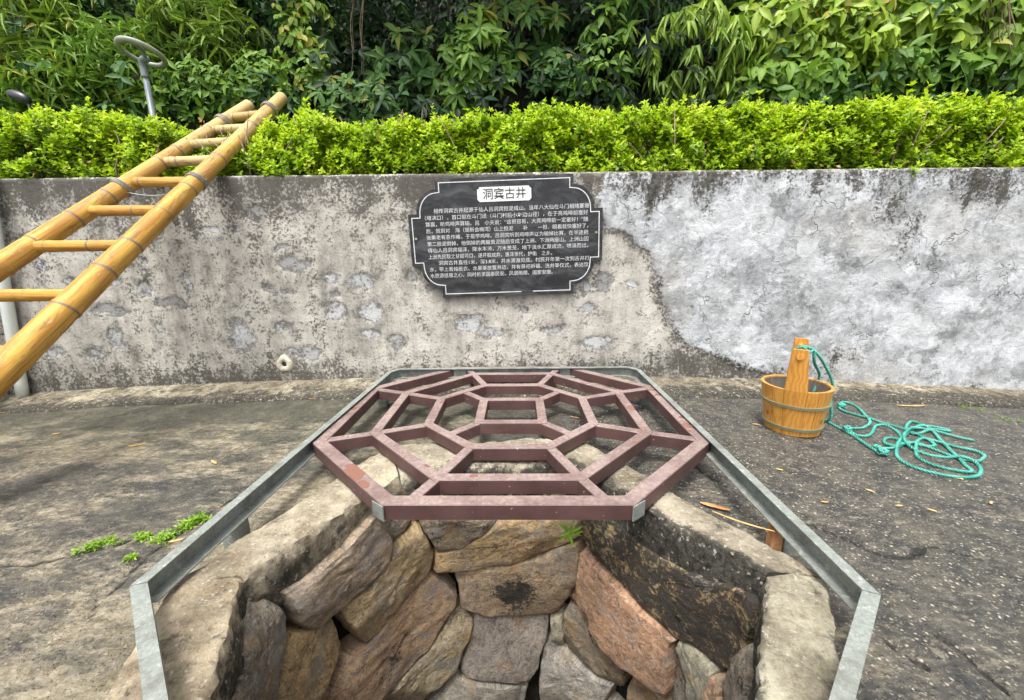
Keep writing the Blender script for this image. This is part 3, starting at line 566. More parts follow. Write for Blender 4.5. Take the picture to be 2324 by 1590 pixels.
STONES = [
 (c2([(440, 740), (580, 600), (700, 490), (900, 340), (1080, 140), (1150, 70), (1240, 110), (1270, 290), (1250, 450), (1190, 560), (1000, 720), (850, 850), (740, 970), (640, 1030), (590, 990), (480, 830)]), (.29, .225, .155), dict(proud=.045)),
 (c6([(1290, 830), (1480, 680), (1640, 450), (1800, 310), (1840, 330), (1920, 480), (1890, 590), (1700, 760), (1560, 940), (1470, 1040), (1430, 1000)]), (.36, .27, .14), dict(proud=.04)),
 (c6([(1480, 1040), (1600, 890), (1740, 720), (1890, 600), (1990, 650), (2060, 740), (2055, 800), (1960, 930), (1900, 1040), (1760, 1170), (1620, 1330), (1480, 1440), (1290, 1440), (1350, 1220), (1400, 1100)]), (.37, .25, .15), dict(sootc=(.03, -.06, .50, .10))),
 (c6([(2065, 820), (2165, 885), (2150, 960), (2080, 1120), (2050, 1200), (1900, 1330), (1820, 1470), (1520, 1470), (1650, 1310), (1850, 1100), (1960, 950)]), (.33, .28, .18), {}),
 (c6([(990, 970), (1110, 965), (1200, 935), (1285, 850), (1340, 990), (1350, 1090), (1280, 1240), (1200, 1380), (1170, 1470), (915, 1470), (960, 1200), (1000, 1060)]), GOLD, dict(proud=.005, moss=.05)),
 (c6([(800, 770), (900, 770), (960, 830), (975, 900), (960, 1050), (950, 1200), (905, 1470), (650, 1470), (690, 1200), (700, 1000), (740, 900)]), DRK, dict(soot=.18)),
 (c6([(1620, 275), (1780, 275), (1750, 330), (1640, 430), (1600, 440)]), DRK, dict(moss=.4, proud=.0)),
 (c3([(140, 30), (830, 30), (760, 110), (620, 200), (440, 280), (330, 320), (280, 250), (180, 130)]), (.22, .18, .12), dict(soot=.12, proud=.03)),
 (c3([(290, 345), (440, 292), (640, 190), (800, 70), (860, 30), (1400, 30), (1500, 130), (1510, 220), (1400, 280), (1190, 350), (940, 398), (700, 408), (540, 448), (380, 480), (270, 480)]), (.36, .25, .115), dict(proud=.035)),
 (c3([(440, 470), (560, 450), (720, 420), (940, 412), (1190, 362), (1500, 255), (1530, 350), (1530, 580), (1470, 650), (1410, 770), (1330, 870), (1250, 880), (1130, 835), (900, 835), (730, 845), (600, 800), (500, 780), (490, 640), (450, 520)]), (.37, .275, .17), dict(proud=.025, sootc=(.02, -.045, .75, .085))),
 (c3([(620, 855), (730, 855), (900, 848), (1130, 850), (1250, 892), (1255, 1010), (1240, 1080), (1190, 1200), (1180, 1320), (1100, 1440), (1000, 1455), (850, 1435), (700, 1415), (520, 1385), (500, 1300), (550, 1180), (600, 1010)]), (.33, .30, .265), dict(proud=.01, rough=.7)),
 (c3([(1260, 895), (1360, 905), (1370, 1100), (1360, 1170), (1310, 1170), (1270, 1100)]), (.40, .37, .28), dict(proud=-.01)),
 (c4([(-110, 890), (-80, 810), (-40, 790), (60, 830), (190, 985), (300, 1115), (370, 1190), (385, 1290), (400, 1420), (370, 1540), (290, 1475), (100, 1325), (-100, 1195), (-110, 1100)]), (.28, .22, .14), dict(soot=.15, proud=-.005)),
 (c3([(1220, 1115), (1260, 1105), (1310, 1185), (1370, 1185), (1480, 1290), (1600, 1380), (1760, 1470), (1780, 1500), (1740, 1590), (1690, 1680), (1180, 1680), (1170, 1480), (1180, 1340), (1200, 1200)]), (.37, .355, .32), dict(proud=.0)),
 (c3([(400, 1402), (520, 1398), (700, 1430), (850, 1450), (1000, 1468), (1095, 1465), (1080, 1540), (1040, 1690), (240, 1690), (280, 1540), (340, 1470)]), (.30, .29, .25), {}),
 (c4([(60, 380), (80, 310), (130, 290), (180, 380), (320, 470), (430, 570), (560, 700), (650, 800), (800, 940), (920, 1050), (870, 1110), (860, 1250), (850, 1400), (820, 1520), (760, 1490), (650, 1400), (520, 1290), (400, 1190), (270, 1070), (190, 950), (180, 800), (70, 700), (60, 560)]), (.37, .215, .125), dict(proud=.05, rough=.55)),
 (c4([(30, 20), (330, 20), (480, 150), (620, 260), (860, 410), (1150, 560), (1300, 620), (1470, 740), (1490, 850), (1480, 960), (1380, 1250), (1340, 1380), (1200, 1330), (1050, 1110), (900, 1040), (760, 890), (640, 780), (430, 540), (310, 440), (190, 350), (110, 270), (60, 180)]), (.33, .24, .11), dict(soot=.56, proud=.03)),
 (c4([(0, 660), (50, 600), (65, 640), (60, 790), (0, 780), (-60, 740)]), (.26, .12, .075), dict(proud=-.02)),
 (c4([(885, 1105), (925, 1065), (1050, 1125), (1200, 1345), (1180, 1400), (1150, 1590), (1020, 1700), (1000, 1590), (980, 1400), (930, 1250)]), (.27, .27, .20), dict(moss=.15)),
 (c4([(872, 1120), (925, 1260), (975, 1400), (1005, 1590), (1000, 1700), (815, 1700), (832, 1525), (860, 1380), (868, 1250)]), DRK, dict(soot=.15, proud=0)),
 (c4([(1205, 1355), (1335, 1395), (1325, 1500), (1300, 1700), (1160, 1700), (1155, 1500)]), PINK, dict(proud=.03)),
 (c4([(1400, 1270), (1490, 1100), (1530, 1085), (1520, 1350), (1490, 1700), (1315, 1700), (1345, 1400)]), DRK, dict(soot=.2)),
 (c4([(480, 1420), (550, 1330), (620, 1385), (740, 1485), (810, 1540), (810, 1700), (400, 1700), (430, 1520)]), (.34, .25, .16), dict(proud=-.01)),
 (cb([(560, 470), (900, 380), (1150, 400), (1160, 520), (900, 560), (640, 570)]), (.24, .21, .16), dict(soot=.1, proud=-.02)),
 (cb([(1180, 400), (1430, 380), (1560, 470), (1540, 570), (1180, 560)]), (.28, .21, .12), dict(proud=-.02)),
]
smin, smax, zmin = 9, -9, 0
for P, colr, kw in STONES:
    q = px_to_shaft(P); smin = min(smin, q[:, 0].min()); smax = max(smax, q[:, 0].max()); zmin = min(zmin, q[:, 1].min()); stone(q, colr, **kw)
# the courses that carry on below and round the near side
pal = [TAN, GREY, ORG, GOLD, PINK, DRK, GREY]
z = -.08; row = 0
while z > -2.2:
    hgt = random.uniform(.16, .26); s = random.uniform(0, .2); s_end = s + PER - .12
    while s < s_end:
        L = random.uniform(.22, .42); sm = (s + L/2) % PER
        vis = smin - .02 < sm < smax + .02
        lim = -1.35 if vis else 9
        if vis:
            pp = shaft_pt(sm); lim = CAM[2] - pp[1]*1.45 - .05
        if z < lim:
            a, b, c_, d_ = [random.uniform(-.02, .02) for _ in range(4)]; e_ = .008
            stone([(s + e_, z - e_ + a), (s + L/2, z - e_ + b*.5), (s + L - e_, z - e_ + b), (s + L - e_ + c_*.5, z - hgt/2), (s + L - e_, z - hgt + e_ + c_), (s + L/2, z - hgt + e_), (s + e_, z - hgt + e_ + d_), (s + e_ + a*.5, z - hgt/2)], random.choice(pal), proud=random.uniform(-.02, .02), soot=.05, n=20)
        s += L
    z -= hgt; row += 1
sb = np.linspace(0, PER, 97)[:-1]; V = []
for zb in (-.02, -.4, -.9, -1.5, -2.6):
    b = shaft_pt(sb) - shaft_n(sb)*.085; V.append(np.column_stack([b, 0*sb + zb]))
obj('shaft_lining', np.concatenate(V), grid_faces(96, 5, True)[:, ::-1], M['mortar'], well, smooth=True)
b = shaft_pt(sb) - shaft_n(sb)*.08; obj('water_surface', np.column_stack([b, 0*sb - 2.1]), [list(range(96))], M['water'], well)

# ================================================================ STEEL FRAME (C-channel rails round the well)
FZ = .13
fr = thing('steel_frame', 'galvanised steel channel frame standing round the well mouth on short posts', 'frame', (-.03, 1.3, 0))
FP = [np.array(p) for p in [(-.33, .24), (-.79, .685), (-.742, 2.235), (-.695, 2.298), (.648, 2.318), (.702, 2.255), (.702, .668), (.25, .24)]]
def mit(P, off, closed=True):
    n = len(P); out = []
    for i in range(n):
        a, b, c = P[i - 1], P[i], P[(i + 1) % n]; d1 = (b - a)/np.linalg.norm(b - a); d2 = (c - b)/np.linalg.norm(c - b)
        n1 = np.array([d1[1], -d1[0]]); n2 = np.array([d2[1], -d2[0]]); m_ = n1 + n2; m_ /= np.linalg.norm(m_); out.append(b + m_*off/np.dot(m_, n1))
    return out                                             # off>0 : inward for this clockwise outline
t_ = .0035; PRF = [(0, 0), (.025, 0), (.025, -t_), (t_, -t_), (t_, -.050), (.034, -.050), (.034, -.050 - t_), (0, -.050 - t_)]
PRB = [(0, 0), (.0135, 0), (.027, 0), (.027, -.012), (.027, -.04), (.0135, -.04), (0, -.04), (0, -.012)]
offs = {u: mit(FP, u) for u, _ in PRF + PRB}
for i in range(8):
    j = (i + 1) % 8; g_ = .0015
    V = []
    for e, idx in ((0, i), (1, j)):
        for u, zf in (PRF if 1 <= i <= 5 else PRB):
            p = offs[u][idx]; d = FP[j] - FP[i]; d = d/np.linalg.norm(d); p = p + d*g_*(1 if e == 0 else -1); V.append((p[0], p[1], FZ + zf))
    n = len(PRF); F = [[k, (k + 1) % n, n + (k + 1) % n, n + k] for k in range(n)]
    F += [[0, 1, 2, 3], [3, 4, 7, 0], [4, 5, 6, 7], [n + 3, n + 2, n + 1, n], [n, n + 7, n + 4, n + 3], [n + 7, n + 6, n + 5, n + 4]] if 1 <= i <= 5 else [list(range(n)), list(range(n, 2*n))[::-1]]
    obj('rail', V, F, M['galv'], fr)
    mp = FP[i]*.5 + FP[j]*.5
_pl, _pr = on_z([(541, 1236)], 0.0)[0], on_z([(1786, 1243)], 0.0)[0]
for (x, y) in ((_pl[0], _pl[1]), (_pr[0], _pr[1]), (-.722, 2.05), (.672, 2.05), (-.3, 2.285), (.3, 2.285), (-.2, .262), (.13, .262)):
    zg = float(gz(x, y)) - .03; sg = 1 if x < 0 else -1; zt_ = FZ - .054
    V, F = join([box((x - .024, y - .022, zg), (x + .024, y - .018, zt_)), box((x - .024, y - .018, zg), (x - .020, y + .022, zt_)), box((x + .020, y - .018, zg), (x + .024, y + .022, zt_))])
    obj('post', V, F, M['galv'], fr)
V, F = join([prism([(_pr[0] - .052, _pr[1] - .012), (_pr[0] - .026, _pr[1] - .016), (_pr[0] - .026, _pr[1] + .018), (_pr[0] - .046, _pr[1] + .02)], -.012, .062)]); wd = obj('wood_wedge', V, F, M['bark']); tag(wd, 'small orange wooden wedge jammed beside the frame post', 'wedge')

# ================================================================ WELL COVER (octagonal grille, slid half open)
LC = np.array([-.029, 1.672]); LT = .118; LH = .046; BW = .046
cov = thing('well_cover', 'mauve-brown painted octagonal steel grille cover slid back off the well', 'well cover', (LC[0], LC[1], LT - LH))
def octv(W, s, q, D): return [LC + np.array(p) for p in [(-q, -D), (-W, -s), (-W, s), (-q, D), (q, D), (W, s), (W, -s), (q, -D)]]
def ring(verts, w, name, dz=0, wetf=None):
    o_ = mit([np.array(v) for v in verts], -w/2); i_ = mit([np.array(v) for v in verts], w/2); n = len(verts)
    for k in range(n):
        j = (k + 1) % n; bar(o_[k], o_[j], i_[j], i_[k], name, dz)
def bar(a, b, c, d, name, dz=0, parent=None):
    n = 14; tt = np.linspace(0, 1, n); V = []; be = .0022
    A_, B_ = np.array(a), np.array(b); D_, C_ = np.array(d), np.array(c)
    w = np.linalg.norm(D_ - A_); iu = be/max(w, .01)
    prof = [(0, -LH), (0, -be), (iu, 0), (.5, 0), (1 - iu, 0), (1, -be), (1, -LH)]
    for u, zf in prof:
        p = (A_ + (B_ - A_)*tt[:, None])*(1 - u) + (D_ + (C_ - D_)*tt[:, None])*u; V.append(np.column_stack([p, 0*tt + LT + dz + zf]))
    V = np.concatenate(V); F = grid_faces(n, len(prof)).tolist(); m = len(prof)
    F += [[(m - 1)*n + k, (m - 1)*n + k + 1, k + 1, k] for k in range(n - 1)] + [[k*n for k in range(m)], [k*n + n - 1 for k in range(m)][::-1]]
    x, y = V[:, 0], V[:, 1]
    wet = .30*np.exp(-((x + .50)/.07)**2 - ((y - 1.12)/.09)**2) - .03 + .05*sstep(.3, .65, x)
    o = obj(name, V, F, M['paint'], cov, attrs=dict(wet=wet)); return o
outer_c = octv(.719 - BW/2, .309, .335, .695 - BW/2)
ring(outer_c, BW, 'outer_bar')
ring(octv(.520, .229, .220, .551), .040, 'middle_ring_bar')
ring(octv(.331, .150, .140, .346), .040, 'inner_ring_bar')
sqv = [LC + np.array(p) for p in [(-.129, -.131), (-.129, .131), (.129, .131), (.129, -.131)]]
ring(sqv, .040, 'centre_bar')
def spoke(p, q, w, name, trim0, trim1):
    p, q = np.array(p, float), np.array(q, float); d = q - p; L = np.linalg.norm(d); d /= L; nrm = np.array([d[1], -d[0]])
    a, b = p + d*trim0, q - d*trim1; bar(a - nrm*w/2, b - nrm*w/2, b + nrm*w/2, a + nrm*w/2, name, -.0022)
R2, R1 = octv(.520, .229, .220, .551), octv(.331, .150, .140, .346)
OV = octv(.700, .295, .275, .675)
for k in range(8):
    spoke(R1[k], R2[k], .036, 'spoke', .010, .010); spoke(R2[k], OV[k], .036, 'spoke', .010, .008)
for a, k0_ in ((0, 0), (1, 2), (2, 4), (3, 6)):
    m_ = (R1[k0_] + R1[(k0_ + 1) % 8])/2; spoke(sqv[a], m_, .036, 'spoke', .010, .012)
def weld(p, seed):
    rs = np.random.default_rng(seed); u = np.linspace(0, math.pi/2, 4); v = np.linspace(0, 2*math.pi, 9)[:-1]; V = []
    for a in u: V += [(p[0] + .017*math.cos(a)*math.cos(b)*rs.uniform(.6, 1.1), p[1] + .017*math.cos(a)*math.sin(b)*rs.uniform(.6, 1.1), LT - .0035 + .0055*math.sin(a)) for b in v]
    F = grid_faces(8, 4, True).tolist() + [list(range(24, 32))]; obj('weld_bead', V, F, M['paint'], cov, smooth=True, attrs=dict(wet=np.full(32, .02)))
for i_, p_ in enumerate(R1 + R2 + sqv): weld(p_, i_)
for sx_ in (-1, 1):                                        # bare metal at the two front corners
    c0 = LC + np.array([sx_*.350, -.695]); d_ = np.array([sx_*.72, .69]); d_ /= np.linalg.norm(d_); n_ = np.array([sx_*.40, -.92]); n_ /= np.linalg.norm(n_)
    p = c0 + np.array([sx_*-.014, -.0045]); q2 = c0 + np.array([sx_*.026, .026])
    e = np.array([q2[0] - p[0], q2[1] - p[1]]); e /= np.linalg.norm(e); nn = np.array([e[1], -e[0]])*(1 if sx_ > 0 else -1)
    poly = [p, q2, q2 - nn*.003, p - nn*.003]
    poly = [tuple(v + nn*.004) for v in poly]
    V, F = prism(poly, LT - LH - .001, LT - .002); obj('corner_plate', V, F, M['galv'], cov, label='bare unpainted corner plate')

# ================================================================ BAMBOO LADDER
c1p, c2p = on_y([(452, 406)], 2.265)[0], on_y([(300, 412)], 2.265)[0]; PT1, PT2 = on_y([(640, 222)], 3.0)[0], on_y([(566, 240)], 3.0)[0]
LD1, LD2 = (PT1 - c1p)/np.linalg.norm(PT1 - c1p), (PT2 - c2p)/np.linalg.norm(PT2 - c2p)
lad = thing('bamboo_ladder', 'yellow bamboo ladder leaning over the wall top into the hedge', 'ladder', (-1.8, .8, 0))
def k_at(c, P):                                            # distance along a pole where it passes a pixel
    ld = LD1 if c is c1p else LD2
    r = rays([P])[0]; r /= np.linalg.norm(r); w = c - CAM; b_ = np.dot(ld, r); return (b_*np.dot(r, w) - np.dot(ld, w))/(1 - b_*b_)
def bamboo(P0, P1, r0, r1, name, parent, nodes, age0, age1, k=18, bow=0.0, age_hint=0):
    P0, P1 = np.array(P0), np.array(P1); L = np.linalg.norm(P1 - P0); m = max(24, int(L/.012)); t = np.linspace(0, 1, m)
    P = P0 + (P1 - P0)*t[:, None]; d = (P1 - P0)/L; P[:, 2] += bow*np.sin(math.pi*t)
    nd = np.zeros(m); rad = r0 + (r1 - r0)*t
    for nk in nodes:
        x = (t - nk)*L; nd = np.maximum(nd, np.exp(-(x/.006)**2)); rad = rad*(1 + .085*np.exp(-((x - .004)/.009)**2) - .05*np.exp(-((x + .012)/.010)**2))
    V, F = tube(P, rad, k); s = np.repeat(t*L, k); th = np.tile(np.arange(k)/k, m)
    o = obj(name, V, F, M['bamboo'], parent, smooth=True, attrs=dict(seg=np.repeat(np.random.default_rng(int(abs(P0[0]*977))).uniform(0, 1, 60)[np.searchsorted(np.sort(nodes), t)], k), node=np.repeat(nd, k), age=np.repeat(age0 + (age1 - age0)*t, k)), uv=np.stack([th, s + len(name) + P0[0]*3], 1))
    return o
def pole(c, top_px, node_px, r0, r1):
    ld = LD1 if c is c1p else LD2
    kt = k_at(c, top_px); kb = -(c[2] - .02)/ld[2]; a, b = c + ld*kb, c + ld*kt
    ns = [(k_at(c, p) - kb)/(kt - kb) for p in node_px]; ns += [n_ for n_ in np.arange(.05, min(ns) - .05, .09)]
    return bamboo(a, b, r0, r1, 'pole', lad, ns, -.2, .75)
n1 = [(30, 824), (150, 705), (240, 620), (300, 560), (375, 490), (427, 432), (498, 365), (520, 340), (570, 288), (612, 250)]
n2 = [(8, 613), (85, 556), (170, 500), (252, 453), (360, 370), (398, 342), (468, 290), (505, 268)]
PO1 = pole(c1p, (640, 222), n1, .052, .036); PO2 = pole(c2p, (566, 240), n2, .050, .037)
for (qa, qb, nk) in [((522, 270), (600, 257), .6), ((478, 297), (565, 286), .4), ((428, 331), (536, 318), .8), ((372, 374), (492, 360), .3), ((302, 420), (438, 408), .55), ((208, 490), (372, 473), .62), ((86, 571), (288, 551), .60), ((-70, 690), (158, 657), .58), ((-260, 830), (30, 790), .5)]:
    a = c2p + LD2*k_at(c2p, qa); b = c1p + LD1*k_at(c1p, qb); bamboo(a, b, .026, .024, 'rung', lad, [nk, .18], .1 if qa[1] > 400 else .7, .1 if qa[1] > 400 else .8, 12)
for c, p in ((c1p, (447, 412)), (c2p, (283, 432)), (c2p, (500, 272)), (c1p, (612, 250))):
    ld = LD1 if c is c1p else LD2
    k_ = k_at(c, p); ctr = c + ld*k_; u_ = np.cross(ld, (0, 0, 1)); u_ /= np.linalg.norm(u_); v_ = np.cross(u_, ld); tt = np.linspace(0, 6*math.pi, 60)
    V, F = tube(ctr + .0465*(np.cos(tt)[:, None]*u_ + np.sin(tt)[:, None]*v_) + ld*(tt/40*.06 - .014)[:, None], .0032, 6); obj('wire_binding', V, F, M['wire'], PO1 if c is c1p else PO2)
a = c2p + LD2*k_at(c2p, (292, 430)); b = c1p + LD1*k_at(c1p, (440, 412)); tt = np.linspace(0, 1, 30)[:, None]; w_ = a + (b - a)*tt; w_[:, 2] -= .03*np.sin(math.pi*tt[:, 0]) + .03; w_[:, 1] -= .03
V, F = tube(w_, .0025, 5); obj('wire_tie', V, F, M['wire'], lad)

# ================================================================ DRAIN PIPE
pa, pb = on_y([(52.4, 900)], 2.36)[0], on_y([(16.7, 695)], 2.36)[0]; pd = (pb - pa)/np.linalg.norm(pb - pa)
V, F = tube(np.array([pa - pd*.03 + pd*t for t in np.linspace(0, 1.35, 12)]), .029, 20); pip = obj('drain_pipe', V, F, M['pvc'], smooth=False); tag(pip, 'white plastic drain pipe leaning in the wall corner', 'pipe')
for p_ in pip.data.polygons: p_.use_smooth = len(p_.vertices) == 4

# ================================================================ STONE PLAQUE
SC = np.array([-.062, WALL_Y - .030, .867]); ST = R(1.5)
plq = thing('stone_plaque', 'black stone plaque with scalloped corners, white border and Chinese inscription', 'plaque', (SC[0], SC[1], SC[2]))
def sl(u, v, dep=0): return (SC[0] + u*math.cos(ST) - v*math.sin(ST), SC[1] - dep, SC[2] + u*math.sin(ST) + v*math.cos(ST))
def outline(k=0.0):
    quad = [(.5400, .0), (.5400, .142), (.496, .142)]
    for t in np.linspace(0, 1, 14): a = R(8 + 74*t); quad.append((.378 + .114*math.cos(R(86*t)) , .142 + .128*math.sin(R(86*t))))
    quad += [(.378, .2705), (.378, .322)]
    q = quad; P = q + [(-x, y) for x, y in q[::-1]] + [(-x, -y) for x, y in q[1:]] + [(x, -y) for x, y in q[::-1][:-1]]
    out = [P[0]]
    for p in P[1:]:
        if math.hypot(p[0] - out[-1][0], p[1] - out[-1][1]) > 1e-4: out.append(p)
    return [np.array(p) for p in out]
OL = outline()
def inset(P, d): return mit(P[::-1], d)[::-1]
def slab(P, d0, d1):
    n = len(P); V = [sl(p[0], p[1], d0) for p in P] + [sl(p[0], p[1], d1) for p in P]
    return V, [list(range(n))[::-1], list(range(n, 2*n))] + [[i, (i + 1) % n, n + (i + 1) % n, n + i] for i in range(n)]
def band(Pa, Pb, d0, d1):
    n = len(Pa); V = [sl(*p, d0) for p in Pa] + [sl(*p, d1) for p in Pa] + [sl(*p, d1) for p in Pb] + [sl(*p, d0) for p in Pb]; F = []
    for i in range(n):
        j = (i + 1) % n; F += [[r*n + i, r*n + j, (r + 1)*n + j, (r + 1)*n + i] for r in range(3)]
    return V, F
V, F = slab(OL, -.028, .0); SLAB = obj('slab', V, F, M['granite'], plq)
Pa, Pb = inset(OL, .0175), inset(OL, .0220); V, F = band(Pa, Pb, -.002, .0012)
keep = []                                                   # the border is chipped off for a stretch of the bottom edge
n = len(Pa)
for f in F:
    xs_ = [Pa[v % n] for v in f]; mx = sum(p[0] for p in xs_)/4; my = sum(p[1] for p in xs_)/4
    keep.append(f)
obj('border_line', V, keep, M['engrave'], SLAB)
V, F = slab([(.075, -.3062), (.148, -.3062), (.140, -.2982), (.083, -.2982)], -.001, .0022); obj('chipped_gap', V, F, M['granite'], SLAB)
w_, h_, nt = .148, .038, .012
pp_ = [(w_, -h_ + nt), (w_, h_ - nt)] + [(w_ - nt*math.sin(R(t)), h_ - nt*math.cos(R(t))) for t in (0, 30, 60, 90)][1:-1] + [(w_ - nt, h_), (-w_ + nt, h_)] + [(-w_ + nt*math.cos(R(t)), h_ - nt*math.sin(R(t))) for t in (30, 60)][::1] + [(-w_, h_ - nt), (-w_, -h_ + nt), (-w_ + nt, -h_), (w_ - nt, -h_)]
TY = .2325; V, F = slab([np.array((x, y + TY)) for x, y in pp_], -.001, .0020); TPL = obj('title_plate', V, F, M['plate'], plq)
for sx_, sy in ((-.505, .012), (.505, .012)):
    a, b = np.array(sl(sx_, sy, -.002)), np.array(sl(sx_, sy, .004)); V, F = tube([a, b], .0065, 10); obj('screw', V, F, M['screw'], SLAB)
def text(body, u, v, size, width, mat, name, dep=.0016, bold=0.0):
    cu = bpy.data.curves.new(name, 'FONT'); cu.body = body; cu.size = size; cu.offset = bold; cu.resolution_u = 2
    o = bpy.data.objects.new(name, cu); COL.objects.link(o); bpy.context.view_layer.update()
    me = bpy.data.meshes.new_from_object(o.evaluated_get(bpy.context.evaluated_depsgraph_get())); COL.objects.unlink(o); bpy.data.objects.remove(o)
    co = np.zeros(len(me.vertices)*3, np.float32); me.vertices.foreach_get('co', co); co = co.reshape(-1, 3)
    if not len(co): return
    sx = width/(co[:, 0].max() - co[:, 0].min()) if width else 1
    x = (co[:, 0] - co[:, 0].min())*sx + u; y = co[:, 1] + v
    P = np.stack([SC[0] + x*math.cos(ST) - y*math.sin(ST), np.full(len(x), SC[1] - dep), SC[2] + x*math.sin(ST) + y*math.cos(ST)], 1)
    me.vertices.foreach_set('co', P.astype(np.float32).ravel()); me.update(); me.materials.clear(); me.materials.append(mat)
    o = obj(name, me, None, None, TPL if name == 'title_lettering' else SLAB); o['kind'] = 'stuff'; return o
text('洞宾古井', -.118, TY - .021, .062, .236, M['ink'], 'title_lettering', .0030, .0006)
LINES = ['相传洞宾古井起源于仙人吕洞宾担泥成山。当年八大仙在斗门相赌塞堋', '（堵决口），首口就在斗门迳（斗门村后小左边山径），在于亮鸡啼前塞好', '算赢，听鸡啼声算输。吕　小夫说：“这很容易，大亮鸡啼前一定塞好！”随', '后，就到对　海（现新会梅湾）山上担泥　　补　　一担，眼看就快塞好了，',
    '张果老有意作难，于是学鸡啼。吕洞宾听到鸡啼声以为输掉比赛，在半途把', '第二担泥倒掉，他倒掉的两簸箕泥随后变成了上洲、下洲两座山。上洲山因', '得仙人吕洞宾福泽，降水丰沛，万木葱茏，地下淡水汇聚成流，喷涌而出。', '上洲先民取之甘甜可口，遂开掘成井，惠泽世代，护佑　之乡。', '洞宾古井直径1米，深3.8米，井水清澈见底。村民开年第一次到古井打', '水，带上香烛纸衣、水果等放置井边，并有祭祀祈福、洗井等仪式，表达饮', '水思源感恩之心，同时祈求国泰民安、风调雨顺、阖家安康。']
IND = {0: (.052, .858), 8: (.055, .855), 7: (0, .70), 10: (0, .70)}
for i, ln in enumerate(LINES):
    ind, wd_ = IND.get(i, (0, .905)); text(ln, -.447 + ind + .002*i*.3, .1455 - .0352*i, .0272, wd_, M['engrave'], 'inscription_line', .0016, -.0001)

# ================================================================ BUCKET AND ROPE
BC = on_ground([(1795, 972)])[0]; BC[2] = float(gz(BC[0], BC[1])) + .004
bkt = thing('wooden_bucket', 'varnished wooden stave bucket with tall handle posts near the wall', 'bucket', tuple(BC))
BH, RB, RT, TH = .215, .109, .137, .013
vd = BC[:2]/np.linalg.norm(BC[:2]); hd = math.atan2(-vd[1], -vd[0]) + .02          # direction towards the viewer: one handle post faces it
lean = np.array([-.02, -.01])
def bp(r, a, z): return (BC[0] + r*math.cos(a) + lean[0]*z/.2*.5, BC[1] + r*math.sin(a) + lean[1]*z/.2*.5, BC[2] + z)
NS = 15
def stave(a0, a1, zt, name='stave', grow=0.0, rin=None):
    m = 6; V = []; al = np.linspace(a0 + .008, a1 - .008, m)
    for z in (0, BH*.5, BH, zt) if zt > BH else (0, BH*.5, zt):
        if z > BH: r = RT + (z - BH)*.03; sh = 1 - .36*(z - BH)/(zt - BH)
        else: r = RB + (RT - RB)*z/BH; sh = 1
        mid = (a0 + a1)/2
        V += [bp(r + grow, mid + (a - mid)*sh, z) for a in al] + [bp(r - TH, mid + (a - mid)*sh, z) for a in al[::-1]]
    rows = len(V)//(2*m); F = [[r*2*m + k, r*2*m + (k + 1) % (2*m), (r + 1)*2*m + (k + 1) % (2*m), (r + 1)*2*m + k] for r in range(rows - 1) for k in range(2*m)]
    F += [list(range(2*m))[::-1], list(range((rows - 1)*2*m, rows*2*m))]; return obj(name, V, F, M['wood'], bkt)
hw = .31
cuts = [hd - hw, hd + hw]; 
def arc(a, b, n): return [(a + (b - a)*i/n, a + (b - a)*(i + 1)/n) for i in range(n)]
for a0, a1 in arc(hd + hw, hd + math.pi - hw, 7) + arc(hd + math.pi + hw, hd + 2*math.pi - hw, 7): stave(a0, a1, BH)
stave(hd - hw, hd + hw, .398, 'handle_post', .002); stave(hd + math.pi - hw, hd + math.pi + hw, .398, 'handle_post', .002)
for z in (.032, .138):
    tt = np.linspace(0, 2*math.pi, 49); V = []; r = RB + (RT - RB)*z/BH
    for dz, rr in ((-.006, r + .001), (-.006, r + .0055), (.006, r + .007), (.006, r + .001)): V += [bp(rr, a, z + dz) for a in tt[:-1]]
    F = grid_faces(48, 4, True).tolist() + [[3*48 + i, 3*48 + (i + 1) % 48, (i + 1) % 48, i] for i in range(48)]; obj('hoop', V, F, M['hoop'], bkt)
tt = np.linspace(0, 2*math.pi, 49)[:-1]; V = []
for rr, z in ((.0001, .015), (RB - TH + .001, .015), (RT - TH - .0012, BH - .006)): V += [bp(rr, a, z) for a in tt]
obj('inner_lining', V, grid_faces(48, 3, True), M['inner'], bkt, smooth=False)
e0, e1 = np.array(bp(RT + .012, hd, .368)), np.array(bp(RT + .012, hd + math.pi, .368)); V, F = tube([e0, e1], .0125, 12); obj('handle_bar', V, F, M['wood'], bkt)

RR = .0060
gpt = lambda P, off=RR: on_ground(P, off)
def wob(P, amp=.0): return P
tgt = z5
path_px = [(985, 625), (1060, 665), (1140, 705), (1190, 735), (1270, 790), (1340, 835), (1390, 850), (1370, 815), (1330, 795), (1345, 825), (1420, 822), (1500, 805), (1515, 760), (1470, 700), (1400, 665), (1340, 670), (1300, 730), (1220, 735), (1150, 690), (1230, 690), (1300, 650),
    (1260, 590), (1200, 535), (1130, 512), (1095, 530), (1110, 565), (1190, 590), (1290, 622), (1400, 655), (1520, 690), (1620, 730), (1720, 785), (1710, 808), (1600, 795), (1480, 760), (1410, 750), (1400, 785), (1460, 812), (1560, 790), (1640, 800), (1800, 855), (1900, 890), (2010, 905), (2052, 880), (2040, 850), (1930, 820),
    (1800, 795), (1690, 760), (1620, 765), (1603, 830), (1625, 885), (1720, 930), (1860, 965), (1975, 975), (1930, 930), (1850, 850), (1780, 780), (1700, 690), (1600, 645), (1560, 650), (1540, 690), (1600, 730), (1690, 700), (1830, 705), (1780, 690), (1640, 672), (1570, 700), (1500, 770),
    (1475, 830), (1490, 885), (1580, 940), (1730, 985), (1890, 1012), (2005, 1005), (2035, 965), (2010, 925), (1930, 895), (1800, 880), (1650, 855), (1560, 815), (1520, 770), (1540, 720), (1640, 690), (1760, 715), (1880, 745), (1990, 768)]
